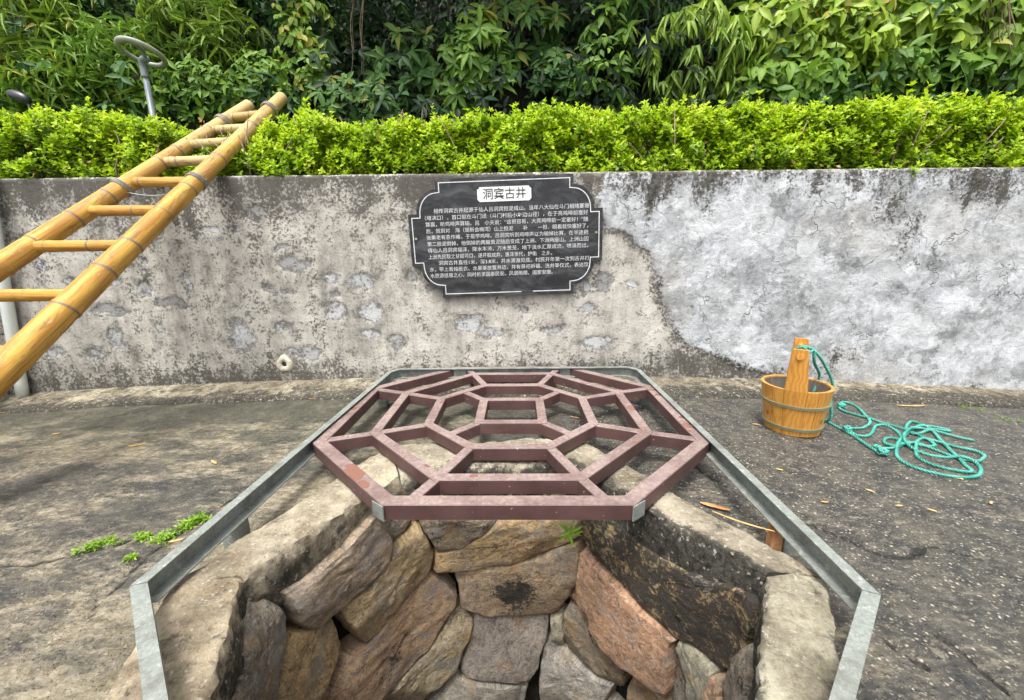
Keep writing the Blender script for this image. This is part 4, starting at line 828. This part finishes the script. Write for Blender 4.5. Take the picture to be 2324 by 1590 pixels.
P = gpt(z5(path_px)); P = catmull(P, .02)
# where the rope crosses itself, the later run lies on the earlier one
s_ = np.concatenate([[0], np.cumsum(np.linalg.norm(np.diff(P, axis=0), axis=1))])
for i in range(len(P)):
    prev = s_ < s_[i] - .05
    if prev.any():
        d = np.hypot(P[prev, 0] - P[i, 0], P[prev, 1] - P[i, 1]); k = d < .014
        if k.any(): P[i, 2] = max(P[i, 2], min(P[prev][k, 2].max() + .0085, gz(P[i, 0], 0) + .03))
P[1:-1, 2] = (P[:-2, 2] + 2*P[1:-1, 2] + P[2:, 2])/4
hb = (e0 + e1)/2; side_ = np.array([-math.sin(hd), math.cos(hd), 0]); side_ *= 1 if np.dot(side_, (1, 0, 0)) > 0 else -1; fw = np.array([math.cos(hd), math.sin(hd), 0])
up_ = np.array([0, 0, 1.0])
lead = [P[0] + np.array([-.10, .06, 0]), np.array(bp(RT + .03, hd + math.pi*.70, .03)), np.array(bp(RT + .02, hd + math.pi*.68, .14)), np.array(bp(RT + .01, hd + math.pi*.66, .225)), hb + side_*.075 + up_*-.03 - fw*.02, hb + side_*.035 + up_*.012, hb + up_*.020 + fw*.01, hb - side_*.018 + up_*.004 + fw*.012, hb - side_*.004 - up_*.019 + fw*.018, hb + side_*.02 + up_*.006 + fw*.024,
        hb + up_*.021 + fw*.028, hb - side_*.022 + up_*.004 + fw*.036, hb + side_*.0 - up_*.020 + fw*.04, hb + side_*.03 - up_*.004 + fw*.02, hb + side_*.046 + up_*.005, hb + side_*.055 - up_*.05 - fw*.02, np.array(bp(RT + .004, hd + math.pi*.80, .235)), np.array(bp(RT - .03, hd + math.pi*.78, .16))]
lead = catmull(np.array(lead[::-1]), .015)
full = np.concatenate([lead[:-1], P])
tags = full; full = catmull(full[::2], .006)
V, F = tube(full, RR, 12, True, 3, 170.0); rp = obj('rope', V, F, M['rope'], smooth=True, attrs=dict(strand_shade=np.tile(np.cos(3*np.arange(12)*2*math.pi/12), len(V)//12))); tag(rp, 'turquoise twisted nylon rope tied to the bucket handle and heaped on the ground', 'rope')
for cpx in ((1150, 695), (1385, 848), (1110, 540)):          # knots of the same rope
    c = gpt(z5([cpx]), .012)[0]; tt = np.linspace(0, 2*math.pi*2.2, 50); kn = c + np.stack([.014*np.cos(tt), .012*np.sin(tt), .007*np.sin(tt*1.5) + .004], 1); V, F = tube(kn, RR, 10, True, 3, 170.); obj('knot', V, F, M['rope'], rp, smooth=True, attrs=dict(strand_shade=np.tile(np.cos(3*np.arange(10)*2*math.pi/10), len(V)//10)))

# ================================================================ LEAVES
LQ = (np.array([(0, 0, 0), (-.5, .45, .10), (.5, .45, .10), (0, 1, -.02)]), np.array([(0, 2, 3), (0, 3, 1)]))                # small folded leaflet
LO = (np.array([(0, 0, 0), (-.36, .22, .07), (0, .25, 0), (.36, .22, .07), (-.5, .5, .08), (0, .52, -.01), (.5, .5, .08), (-.28, .8, .02), (0, .8, -.05), (.28, .8, .02), (0, 1.03, -.12)]),
      np.array([(0, 2, 1), (0, 3, 2), (1, 2, 5), (1, 5, 4), (2, 3, 6), (2, 6, 5), (4, 5, 8), (4, 8, 7), (5, 6, 9), (5, 9, 8), (7, 8, 10), (8, 9, 10)]))    # ovate leaf with midrib
LN = (np.array([(0, 0, 0), (-.5, .3, .12), (0, .33, 0), (.5, .3, .12), (-.32, .68, -.02), (0, .68, -.1), (.32, .68, -.02), (0, 1, -.28)]),
      np.array([(0, 2, 1), (0, 3, 2), (1, 2, 5), (1, 5, 4), (2, 3, 6), (2, 6, 5), (4, 5, 7), (5, 6, 7)]))                     # long drooping blade
def nrm(a): return a/(np.linalg.norm(a, axis=-1, keepdims=True) + 1e-9)
def leaves(tm, pos, dirn, nor, L, W, tint):
    T, Fc = tm; pos = np.asarray(pos, float); n = len(pos); y = nrm(np.asarray(dirn, float)); x = nrm(np.cross(y, nor)); z = np.cross(x, y)
    L = np.broadcast_to(L, (n,)); W = np.broadcast_to(W, (n,))
    V = pos[:, None] + T[None, :, 0, None]*(x*W[:, None])[:, None] + T[None, :, 1, None]*(y*L[:, None])[:, None] + T[None, :, 2, None]*(z*L[:, None])[:, None]
    F = Fc[None] + (np.arange(n)*len(T))[:, None, None]
    return V.reshape(-1, 3), F.reshape(-1, 3), np.repeat(np.broadcast_to(tint, (n,)), len(T))
def merge(Ls):
    V, F, A_, n = [], [], [], 0
    for v, f, a in Ls: V.append(v); F.append(f + n); A_.append(a); n += len(v)
    return np.concatenate(V), np.concatenate(F), np.concatenate(A_)
def rnd(n, s=1.0): return RNG.normal(0, s, (n, 3))
def rot_basis(ax):
    ax = nrm(ax); h_ = np.where(np.abs(ax[:, 2:3]) < .9, np.array([[0, 0, 1.]]), np.array([[1., 0, 0]])); u = nrm(np.cross(ax, h_)); return u, np.cross(ax, u)
def rosette(P, ax, k, L, W, tm, droop, tint, spread=1.0, jit=.25, tj=.12):
    """k leaflets fanning from each point around its axis"""
    n = len(P); u, v = rot_basis(ax); a = RNG.uniform(0, 6.28, (n, 1)) + np.arange(k)[None]*6.283/k + RNG.normal(0, .18, (n, k)); rad = np.cos(a)[..., None]*u[:, None] + np.sin(a)[..., None]*v[:, None]
    d = rad*spread + ax[:, None]*(1 - spread + RNG.normal(0, jit, (n, k, 1))) + np.array([0, 0, -1.])*droop
    N_ = np.broadcast_to(ax[:, None], d.shape) + np.array([0, 0, .25]) + RNG.normal(0, .22, d.shape); LL = (L*RNG.uniform(.65, 1.15, (n, k))*RNG.uniform(.7, 1.35, (n, 1))); WW = (W*RNG.uniform(.75, 1.15, (n, k)))
    t_ = np.clip(np.asarray(tint).reshape(-1, 1) + RNG.normal(0, tj, (n, k)), 0, .97)
    return leaves(tm, np.repeat(P, k, 0) + rnd(n*k, .004), d.reshape(-1, 3), N_.reshape(-1, 3), LL.ravel(), WW.ravel(), t_.ravel())

# ---- clipped hedge on top of the wall
hedge = thing('hedge', 'bright lime green clipped hedge growing along the wall top', 'hedge', (0, 2.9, WALL_TOP))
HX = [-4.6, -3.24, -2.4, -1.64, -.8, 0, .8, 1.7, 2.3, 3.0, 4.6]; HZ = [1.60, 1.59, 1.57, 1.51, 1.53, 1.53, 1.55, 1.56, 1.57, 1.60, 1.62]
def hedge_top(x): return np.interp(x, HX, HZ) + (fbm(x, 0*x, 0, 3.4, 4, 81) - .5)*.15
def clear_of_ladder(P, ax, tint):          # the ladder lies on the hedge and presses it down
    k = np.ones(len(P), bool)
    for c, T in ((c1p, PT1), (c2p, PT2)):
        t = (P[:, 2] - c[2])/(T[2] - c[2]); xp = c[0] + (T[0] - c[0])*t; yp = c[1] + (T[1] - c[1])*t
        k &= ~((np.abs(P[:, 0] - xp) < .125) & (P[:, 1] < yp + .07) & (t > -.12))
    t = (P[:, 2] - c1p[2])/(PT1[2] - c1p[2]); xa = c2p[0] + (PT2[0] - c2p[0])*t; xb = c1p[0] + (PT1[0] - c1p[0])*t; yp = c1p[1] + (PT1[1] - c1p[1])*t
    k &= ~((P[:, 0] > xa) & (P[:, 0] < xb) & (P[:, 1] < yp + .05) & (t > -.1))
    return P[k], ax[k], tint[k]
def hedge_pts(n, face):
    x = RNG.uniform(-4.5, 4.5, n); top = hedge_top(x)
    if face == 'front': z = WALL_TOP - .02 + (top - WALL_TOP + .02)*RNG.uniform(0, 1, n)**.85; y = 2.50 + (z - WALL_TOP)*.28 + RNG.normal(0, .035, n) + (fbm(x, z, 0, 5, 3, 82) - .5)*.26
    elif face == 'top': y = RNG.uniform(2.55, 3.25, n); z = top + (fbm(x, y, 0, 7, 3, 83) - .5)*.14 - .05*RNG.random(n) - .10*sstep(2.75, 2.5, y)
    else: y = RNG.uniform(2.56, 3.2, n); z = WALL_TOP + (top - WALL_TOP)*RNG.uniform(0, .92, n)
    return np.stack([x, y, z], 1), top
Ls = []
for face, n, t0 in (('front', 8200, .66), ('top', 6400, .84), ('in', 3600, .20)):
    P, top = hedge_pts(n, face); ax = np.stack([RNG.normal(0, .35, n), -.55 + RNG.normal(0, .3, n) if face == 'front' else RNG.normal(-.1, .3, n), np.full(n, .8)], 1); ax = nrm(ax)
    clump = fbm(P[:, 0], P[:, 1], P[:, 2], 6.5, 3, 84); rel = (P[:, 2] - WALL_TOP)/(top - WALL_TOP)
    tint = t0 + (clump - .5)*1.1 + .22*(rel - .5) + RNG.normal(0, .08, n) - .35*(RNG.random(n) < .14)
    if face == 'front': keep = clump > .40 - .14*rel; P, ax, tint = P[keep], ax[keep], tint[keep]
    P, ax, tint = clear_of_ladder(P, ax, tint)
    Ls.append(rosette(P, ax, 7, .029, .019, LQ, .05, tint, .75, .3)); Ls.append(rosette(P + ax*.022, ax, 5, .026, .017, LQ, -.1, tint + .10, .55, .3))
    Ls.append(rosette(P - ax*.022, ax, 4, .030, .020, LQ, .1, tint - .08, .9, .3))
# shoots that break the clipped outline
n = 480; x = RNG.uniform(-4.4, 4.4, n); x = x[(x < -2.45) | (x > -1.45)]; n = len(x); P = np.stack([x, RNG.uniform(2.55, 3.1, n), hedge_top(x) - .02], 1); ht = RNG.uniform(.02, .11, n)
for k in range(4):
    ax = nrm(np.stack([RNG.normal(0, .2, n), RNG.normal(-.1, .2, n), np.ones(n)], 1)); Ls.append(rosette(P + np.array([0, 0, 1.])*(ht*k/3)[:, None], ax, 5, .028, .017, LQ, -.1, np.full(n, .74) + .05*k, .65, .3))
n = 420; P, _t = hedge_pts(n, 'front'); Ls.append(leaves(LQ, P, rnd(n) + np.array([0, -.3, -.6]), rnd(n) + np.array([0, -1, .3]), RNG.uniform(.02, .036, n), .018, np.full(n, 1.06)))
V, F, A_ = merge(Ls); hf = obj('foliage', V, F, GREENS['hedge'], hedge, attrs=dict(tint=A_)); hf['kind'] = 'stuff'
parts = []
for i in range(420):
    x, y = random.uniform(-4.4, 4.4), random.uniform(2.50, 2.9); z1 = WALL_TOP + random.uniform(.12, .36)
    parts.append(tube([(x, y, WALL_TOP - .1), (x + random.uniform(-.03, .03), y, (WALL_TOP + z1)/2), (x + random.uniform(-.09, .09), y + random.uniform(-.08, .05), z1)], [.006, .0045, .0025], 5))
V, F = join(parts); st_ = obj('stems', V, F, M['twig'], hedge, smooth=True); st_['kind'] = 'stuff'

# ---- undergrowth that covers the slope
def slope_pts(n, x0=-7, x1=7, y0=3.45, y1=6.6, lift=.25):
    x = RNG.uniform(x0, x1, n); y = RNG.uniform(y0, y1, n); nn = np.array([0, -.79, .61]); return np.stack([x, y, hill_z(x, y)], 1) + nn*np.abs(RNG.normal(.05, lift, n))[:, None]
n = 9500; P = slope_pts(n); ax = nrm(np.array([0, -.8, .45]) + rnd(n, .35)); cl = fbm(P[:, 0], P[:, 1], P[:, 2], 1.6, 3, 91)
side_b = sstep(.4, 3.2, np.abs(P[:, 0] - .1)); tint = .04 + .40*side_b + (cl - .5)*.6  # leaves darker mid-slope: the hollow's shade is put into their colour
V, F, A_ = merge([rosette(P, ax, 4, .10, .045, LO, .45, tint, .8, .3)])
ug = obj('undergrowth', V, F, GREENS['dark'], attrs=dict(tint=A_)); ug['kind'] = 'stuff'; ug['label'] = 'dark tangled undergrowth covering the slope'; ug['category'] = 'undergrowth'

# ---- single plants on the slope: crown of leaf clusters on real stems
def plant(name, label, cat, px, Y, size, kind, n, mat, tint, group=None, L=.1, W=.045, droop=.4, k=7):
    c = on_y([px], Y)[0]; rx, ry, rz = size; base = np.array([c[0], Y + .25, float(hill_z(c[0], Y + .25))]); base[2] = min(base[2], c[2] - rz*.4)
    t = thing(name, label, cat, tuple(base), group)
    d = nrm(rnd(n)); d[:, 1] = -np.abs(d[:, 1]); rr = RNG.uniform(.45, 1.0, (n, 1))**.6; lump = .72 + .56*fbm(d[:, 0], d[:, 1], d[:, 2], 2.4, 2, 93 + int(px[0]) % 17)
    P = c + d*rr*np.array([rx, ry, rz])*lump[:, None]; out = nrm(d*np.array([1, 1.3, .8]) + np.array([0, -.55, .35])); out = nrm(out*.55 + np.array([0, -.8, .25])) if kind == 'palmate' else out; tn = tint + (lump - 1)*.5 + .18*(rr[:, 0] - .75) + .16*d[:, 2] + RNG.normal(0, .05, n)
    if kind == 'palmate': Lv = [rosette(P, out, k, L, W, LO, droop, tn, .92, .15)]
    elif kind == 'broad': Lv = [rosette(P, out, 4, L, W, LO, droop, tn, .75, .25), rosette(P + rnd(n, .05), out, 2, L*.7, W*.7, LO, droop, tn + .12, .7, .3)]
    elif kind == 'droop': Lv = [rosette(P, nrm(out + np.array([0, 0, -.2])), k, L, W, LN, droop, tn, .55, .25)]
    else: Lv = [rosette(P, nrm(out + rnd(n, .4)), k, L, W, LN, droop, tn, .75, .35)]
    V, F, A_ = merge(Lv); obj('crown', V, F, mat, t, attrs=dict(tint=A_))
    parts = []
    for j in range(5 if name == 'dark_tree' else min(n, 14)):
        e = P[j]; m_ = (base + e)/2 + rnd(1, .06)[0] + np.array([0, 0, .08]); pts = catmull(np.array([base + rnd(1, .03)[0]*np.array([1, 1, 0]), m_, e]), .08); parts.append(tube(pts, np.linspace(.013, .003, len(pts)), 5))
    V, F = join(parts); obj('trunk', V, F, M['darkbark'], t, smooth=True); return t
D_, M_, G_ = GREENS['dark'], GREENS['mid'], GREENS['light']
plant('umbrella_tree', 'glossy umbrella-leaved shrub with hand-shaped leaves leaning over the hedge above the plaque', 'shrub', (1085, 165), 3.75, (.30, .25, .42), 'palmate', 44, M_, .46, L=.125, W=.046, k=8, droop=.25)
plant('umbrella_tree', 'top sprays of hand-shaped leaves in the dark gap above the plaque', 'shrub', (1170, 75), 3.95, (.38, .25, .28), 'palmate', 30, D_, .74, L=.125, W=.046, k=8, droop=.3)
plant('umbrella_tree', 'dim umbrella-leaved shrub with flat hand-shaped leaves beside the hanging roots', 'shrub', (930, 175), 3.95, (.36, .25, .34), 'palmate', 32, D_, .74, L=.125, W=.046, k=8, droop=.25)
plant('umbrella_tree', 'low umbrella-leaved shrub tucked behind the hedge under the heart-leaved creeper', 'shrub', (790, 240), 3.65, (.42, .25, .22), 'palmate', 34, D_, .72, L=.10, W=.042, k=7, droop=.3)
plant('umbrella_tree', 'small shadowed umbrella-leaved shrub between the glossy shrub and the drooping sapling', 'shrub', (1265, 195), 3.85, (.26, .22, .26), 'palmate', 30, D_, .60, L=.09, W=.042, k=7, droop=.35)
plant('creeper', 'creeper with drooping pointed leaves right of the shadowed umbrella shrub', 'creeper', (1370, 150), 3.8, (.26, .22, .52), 'broad', 60, M_, .42, L=.11, W=.045, droop=.8)
plant('drooping_sapling', 'sapling with long hanging blade-like pale leaves over the hedge', 'sapling', (1580, 125), 3.7, (.46, .28, .36), 'droop', 72, G_, .42, L=.17, W=.036, droop=1.0, k=6)
plant('drooping_sapling', 'darker drooping-leaved sapling behind the pale one, nearer the hilltop', 'sapling', (1470, 60), 4.1, (.42, .28, .45), 'droop', 52, D_, .66, L=.16, W=.036, droop=1.0, k=6)
plant('broadleaf_shrub', 'yellowing broad-leaved shrub, biggest on the slope, above the bucket', 'shrub', (1830, 110), 3.75, (.60, .32, .46), 'broad', 190, G_, .52, L=.135, W=.066, droop=.75)
plant('broadleaf_shrub', 'dull green broad-leaved shrub low behind the hedge above the bucket', 'shrub', (1800, 215), 3.6, (.62, .25, .24), 'broad', 120, M_, .48, L=.12, W=.062, droop=.7)
plant('broadleaf_shrub', 'large-leaved light green shrub above the right end of the hedge', 'shrub', (2140, 45), 3.9, (.60, .3, .40), 'broad', 130, G_, .56, L=.16, W=.085, droop=.85)
plant('broadleaf_shrub', 'shaded broad-leaved shrub just over the tallest stretch of hedge', 'shrub', (2080, 175), 3.8, (.55, .25, .26), 'broad', 110, M_, .44, L=.13, W=.068, droop=.75)
plant('broadleaf_shrub', 'broad-leaved shrub with yellow tips beside the hanging aerial roots', 'shrub', (2290, 130), 3.8, (.40, .25, .50), 'broad', 90, M_, .58, L=.14, W=.07, droop=.75)
plant('creeper', 'heart-leaved yellowish creeper hanging in a column beside the ladder top', 'creeper', (700, 140), 3.8, (.24, .2, .62), 'broad', 84, M_, .66, L=.085, W=.052, droop=.9)
plant('creeper', 'leafy creeper mound right behind the ladder top', 'creeper', (600, 190), 3.65, (.28, .22, .26), 'broad', 60, M_, .50, L=.08, W=.042, droop=.5)
plant('bamboo_grass', 'tall bamboo-like grass with thin yellow-green blades, far end of the hedge', 'grass', (60, 70), 3.75, (.62, .3, .50), 'blade', 190, G_, .50, L=.17, W=.024, droop=.35, k=6)
plant('bamboo_grass', 'bamboo-like grass behind the ring lamp', 'grass', (260, 170), 3.75, (.62, .3, .42), 'blade', 190, M_, .58, L=.15, W=.024, droop=.3, k=6)
plant('bamboo_grass', 'bright bamboo-like grass between ring lamp and ladder', 'grass', (470, 90), 3.85, (.46, .3, .44), 'blade', 170, G_, .40, L=.14, W=.024, droop=.35, k=6)
plant('bamboo_grass', 'low bamboo-like grass leaning over the hedge near the black lamp head', 'grass', (130, 215), 3.6, (.60, .25, .24), 'blade', 120, M_, .62, L=.13, W=.024, droop=.2, k=6)
plant('bamboo_grass', 'shadowy bamboo-like grass high behind the ring lamp', 'grass', (300, 20), 4.2, (.75, .3, .40), 'blade', 170, D_, .74, L=.16, W=.026, droop=.4, k=6)
plant('creeper', 'low creeper with small leaves between ring lamp and ladder top', 'creeper', (450, 215), 3.6, (.40, .22, .24), 'broad', 90, M_, .52, L=.075, W=.036, droop=.4)
plant('dark_tree', 'dark tree crown with small drooping leaves above the umbrella shrubs', 'tree', (900, 30), 4.4, (1.0, .4, .55), 'broad', 260, D_, .46, L=.10, W=.04, droop=.9)
plant('dark_tree', 'dark tree crown hanging above the drooping saplings', 'tree', (1330, 20), 4.5, (.9, .4, .55), 'broad', 240, D_, .42, L=.11, W=.042, droop=.9)
plant('dark_tree', 'shady tree crown behind the yellowing broad-leaved shrub', 'tree', (1700, 20), 4.5, (.8, .4, .6), 'broad', 200, D_, .6, L=.11, W=.05, droop=.8)
plant('dark_tree', 'blue-green tree crown over the ladder top', 'tree', (640, 20), 4.3, (.7, .4, .5), 'broad', 190, D_, .6, L=.10, W=.042, droop=.7)
for px, Y, sz, lab in (((1000, -190), 3.9, (1.2, .7, .45), 'dark canopy added overhead to shade the umbrella shrubs'), ((1480, -200), 4.0, (1.1, .7, .45), 'dark canopy added overhead to shade the drooping saplings'), ((500, -210), 4.0, (1.1, .7, .45), 'canopy added overhead to shade the bamboo-like grass')):
    plant('dark_tree', lab, 'tree', px, Y, sz, 'broad', 330, D_, .5, L=.13, W=.055, droop=.7)  # crowns added above the view to throw shade on the slope
# aerial roots
for i, (px, y0, y1, Y, lab) in enumerate([(822, -60, 190, 3.85, 'thin brown aerial root hanging beside the dim umbrella shrub'), (805, -60, 185, 3.9, 'slender aerial root with bark tatters near the creeper column'), (1500, -80, 60, 3.7, 'pale thread-like root above the drooping sapling'), (1605, -80, 90, 3.6, 'pale vine hanging in front of the drooping sapling'), (2270, -40, 140, 3.6, 'tangle of pale aerial roots at the right end of the slope'), (2225, -40, 120, 3.65, 'single pale root beside the right root tangle')]):
    a = on_y([(px, y0)], Y)[0]; b = on_y([(px + random.uniform(-12, 12), y1)], Y)[0]; t = np.linspace(0, 1, 30)[:, None]; parts = []
    for j in range(5 if 'tangle' in lab else 2 if i < 2 else 1):
        P = a + (b - a)*t*random.uniform(.7, 1) + np.column_stack([np.sin(t*random.uniform(5, 11) + j)*.012 + j*.02*(1 if 'tangle' in lab else .3), np.cos(t*7 + j)*.01, 0*t]); parts.append(tube(P, np.linspace(.006, .003, 30), 5))
    V, F = join(parts); o = obj('hanging_root', V, F, M['twig'], smooth=True); tag(o, lab, 'root')

# ================================================================ LAMPS BEHIND THE HEDGE
lb = on_y([(349, 272)], 3.22)[0]; ltop = on_y([(331, 150)], 3.22)[0]; lx, lyy = lb[0], 3.22
lamp = thing('ring_lamp', 'grey garden lamp post with a pale ring-shaped head behind the hedge', 'lamp', (lx, lyy, 1.1))
V, F = tube([(lx, lyy, 1.05), (lx, lyy, ltop[2] - .07)], .019, 18); obj('post', V, F, M['lampgrey'], lamp, smooth=True)
V, F = tube(catmull([(lx, lyy, ltop[2] - .075), (lx, lyy, ltop[2] - .01), (lx + .012, lyy - .01, ltop[2] + .028), (lx + .05, lyy - .02, ltop[2] + .038)], .008), .024, 18); obj('collar', V, F, M['lampgrey'], lamp, smooth=True)
rc = on_y([(322, 121)], 3.20)[0]; th = np.linspace(0, 2*math.pi, 64, endpoint=False); V = []
for rr, zf in ((.132, .012), (.137, .0), (.134, -.012), (.125, -.018), (.108, -.016), (.102, -.004), (.106, .010), (.118, .016)): V.append(np.stack([rc[0] + rr*np.cos(th), rc[1] + rr*np.sin(th), 0*th + rc[2] + zf - .08*np.cos(th)*rr - .26*np.sin(th)*rr], 1))
V = np.concatenate(V); F = grid_faces(64, 8, True).tolist() + [[7*64 + i, 7*64 + (i + 1) % 64, (i + 1) % 64, i] for i in range(64)]; obj('ring_head', V, F, M['lampring'], lamp, smooth=True)
V, F = tube(catmull([(lx + .03, lyy - .015, ltop[2] + .034), ((lx + rc[0])/2 + .05, (lyy + rc[1])/2 - .05, rc[2] + .0), (rc[0] + .03, rc[1] - .115, rc[2] + .020)], .01), .014, 8); obj('bracket', V, F, M['lampgrey'], lamp, smooth=True)
hc = on_y([(44, 221)], 3.2)[0]; sp_ = thing('lamp_head', 'small black rounded lamp head poking out of the far hedge end', 'lamp', (hc[0] + .05, 3.2, 1.3)); u = np.linspace(0, math.pi, 14); v = np.linspace(0, 2*math.pi, 24, endpoint=False); V = []
for a in u: V.append(np.stack([hc[0] + .072*np.cos(a) + 0*v, hc[1] + .036*np.sin(a)**.7*np.cos(v), hc[2] - .022*np.cos(a) + .042*np.sin(a)**.7*np.sin(v)], 1))
obj('housing', np.concatenate(V), grid_faces(24, 14, True), M['black'], sp_, smooth=True)
V, F = tube(catmull([(hc[0] + .03, 3.2, hc[2] - .03), (hc[0] + .06, 3.2, hc[2] - .09), (hc[0] + .065, 3.2, 1.25)], .02), .010, 8); obj('stalk', V, F, M['black'], sp_, smooth=True)

# ================================================================ WEEDS AND LITTER
def weed(name, label, pts, n, L, spread, up, group=None, tint=.6):
    c = pts.mean(0); t = thing(name, label, 'weed', tuple(c), group); i = RNG.integers(0, len(pts), n); P = pts[i] + RNG.normal(0, 1, (n, 3))*np.array([spread, spread*.6, .002]); P[:, 2] = np.maximum(P[:, 2], gz(P[:, 0], 0) + .003)
    ax = nrm(np.array([0, -.1, up]) + rnd(n, .45)); V, F, A_ = merge([rosette(P, ax, 6, L, L*.35, LQ, 0, np.full(n, tint), .7, .3), rosette(P + ax*L*.5, ax, 5, L*.9, L*.3, LQ, 0, np.full(n, tint + .15), .7, .3)])
    obj('leaves', V, F, GREENS['weed'], t, attrs=dict(tint=A_))
    parts = [tube([p - np.array([0, 0, .006]), p + a*L*.6], .0012, 4) for p, a in zip(P[:40], ax[:40])]; V, F = join(parts); obj('stems', V, F, GREENS['weed'], t, attrs=dict(tint=np.full(len(V), .5)))
weed('weed', 'straggling patch of bright green weed along the crack beside the left rail', on_ground(c5([(820, 1220), (880, 1200), (940, 1200), (1000, 1215), (1060, 1200), (1110, 1170), (1000, 1240), (1080, 1250), (1170, 1150)])), 34, .015, .008, .8)
weed('weed', 'thin sprig of green weed further along the same crack', on_ground(c5([(520, 1285), (560, 1270), (610, 1250), (660, 1235), (690, 1225)])), 20, .014, .008, .7)
weed('weed', 'small leaf of weed at the crack end under the rail', on_ground(c5([(1210, 1120), (1250, 1100), (1280, 1090)])), 22, .020, .010, .8)
weed('weed', 'pale green weeds at the kerb strip past the rope heap', on_ground(z5([(1930, 545), (2050, 575), (2150, 610), (2250, 640)])), 16, .010, .03, .8, tint=.3)
weed('weed', 'tiny green seedling left of the frame corner', on_ground(c5([(830, 1335)])), 6, .014, .006, .8)
q = px_to_shaft(c3([(1480, 110)]))[0]; b = shaft_pt(q[0]) + shaft_n(q[0])*.045; fc = np.array([b[0], b[1], q[1]]); t = thing('fern', 'small bright green fern rooted in a joint of the well stones', 'fern', tuple(fc)); n = 15; a = RNG.uniform(0, 6.28, n)
dr = np.stack([np.cos(a)*.8, -.35 + .2*np.sin(a), np.sin(a)*.8 - .05], 1); V, F, A_ = leaves(LN, np.tile(fc, (n, 1)) + rnd(n, .004), dr, np.tile([0, -1., .5], (n, 1)), RNG.uniform(.035, .062, n), .010, RNG.uniform(.4, .9, n)); obj('fronds', V, F, GREENS['weed'], t, attrs=dict(tint=A_))

def litter(name, label, px, L, W, ang, mat, cat='leaf', group=None, z=None, curl=.12):
    c = on_ground([px], .004)[0] if z is None else on_z([px], z)[0]; n = 10; tt = np.linspace(0, 1, n); w = W*np.sin(math.pi*np.clip(tt*.94 + .03, 0, 1))**.7; V = []
    for s_, zf in ((-1, .25), (0, 0), (1, .25)): V.append(np.stack([(tt - .5)*L, s_*w/2*(1 + .12*np.sin(tt*9)), curl*L*(tt - .5)**2 + zf*w*.35 + .0015], 1))
    for s_, zf in ((1, .25), (0, 0), (-1, .25)): V.append(np.stack([(tt - .5)*L, s_*w/2*(1 + .12*np.sin(tt*9)), curl*L*(tt - .5)**2 + zf*w*.35 - .0005], 1))
    V = np.concatenate(V); ca, sa = math.cos(ang), math.sin(ang); V = np.column_stack([V[:, 0]*ca - V[:, 1]*sa, V[:, 0]*sa + V[:, 1]*ca, V[:, 2]]) + c
    F = grid_faces(n, 6).tolist() + [[5*n + i, 5*n + i + 1, i + 1, i] for i in range(n - 1)]; o = obj(name, V, F, mat, smooth=True); return tag(o, label, cat, group)
p5 = lambda x, y: c5([(x, y)])[0]
pz = lambda x, y: z5([(x, y)])[0]
litter('fallen_leaf', 'long curled straw leaf lying along the kerb strip below the drain hole side', p5(630, 355), .17, .022, .05, M['dry']); litter('fallen_leaf', 'narrow orange leaf alone on the dark paving left of the cover', p5(870, 608), .065, .016, .45, M['dry'])
litter('fallen_leaf', 'short straw-coloured leaf pointing at the left rail', p5(1362, 716), .045, .011, -.6, M['dry']); litter('fallen_leaf', 'straw leaf at the frame edge of the yard by the pipe foot', p5(20, 400), .12, .03, .3, M['dry'])
litter('fallen_leaf', 'tiny yellow leaf on the kerb strip beside the frame', p5(1990, 312), .05, .016, .0, M['dry']); litter('fallen_leaf', 'pale sliver of leaf near the weed crack', p5(1120, 1215), .035, .010, .4, M['dry'])
litter('fallen_leaf', 'long pale blade lying in front of the kerb strip past the bucket', pz(1570, 538), .15, .014, -.02, M['dry']); litter('fallen_leaf', 'small yellow leaf between bucket and rail', pz(545, 660), .03, .009, -.4, M['dry'])
litter('fallen_leaf', 'thin straw curl lying on the right curb line', pz(450, 1310), .15, .005, -.62, M['dry'], z=.066); litter('bark_scrap', 'orange scrap of bark on the paving behind the right curb', pz(270, 1205), .085, .020, -.50, M['bark'], 'bark', curl=.05)
litter('fallen_leaf', 'tiny pale leaf fleck near the pipe foot', p5(355, 535), .03, .010, .4, M['dry']); litter('fallen_leaf', 'small dry leaf under the grille by the kerb', (1305, 948), .05, .008, -.5, M['dry'])
litter('paper_scrap', 'white scrap of litter at the strip by the pipe foot', p5(292, 350), .035, .020, .8, M['plate'], 'litter')
for i, (x, y) in enumerate([(1490, 1200), (1000, 1175), (1890, 1020), (1710, 1230), (1300, 1100), (700, 960), (2100, 1180)]):
    litter('leaf_fleck', 'tiny tan leaf fleck on the dark paving in front of the rope', pz(x, y), .022, .008, random.uniform(-1, 1), M['dry'], 'leaf', 'leaf flecks on the right paving')
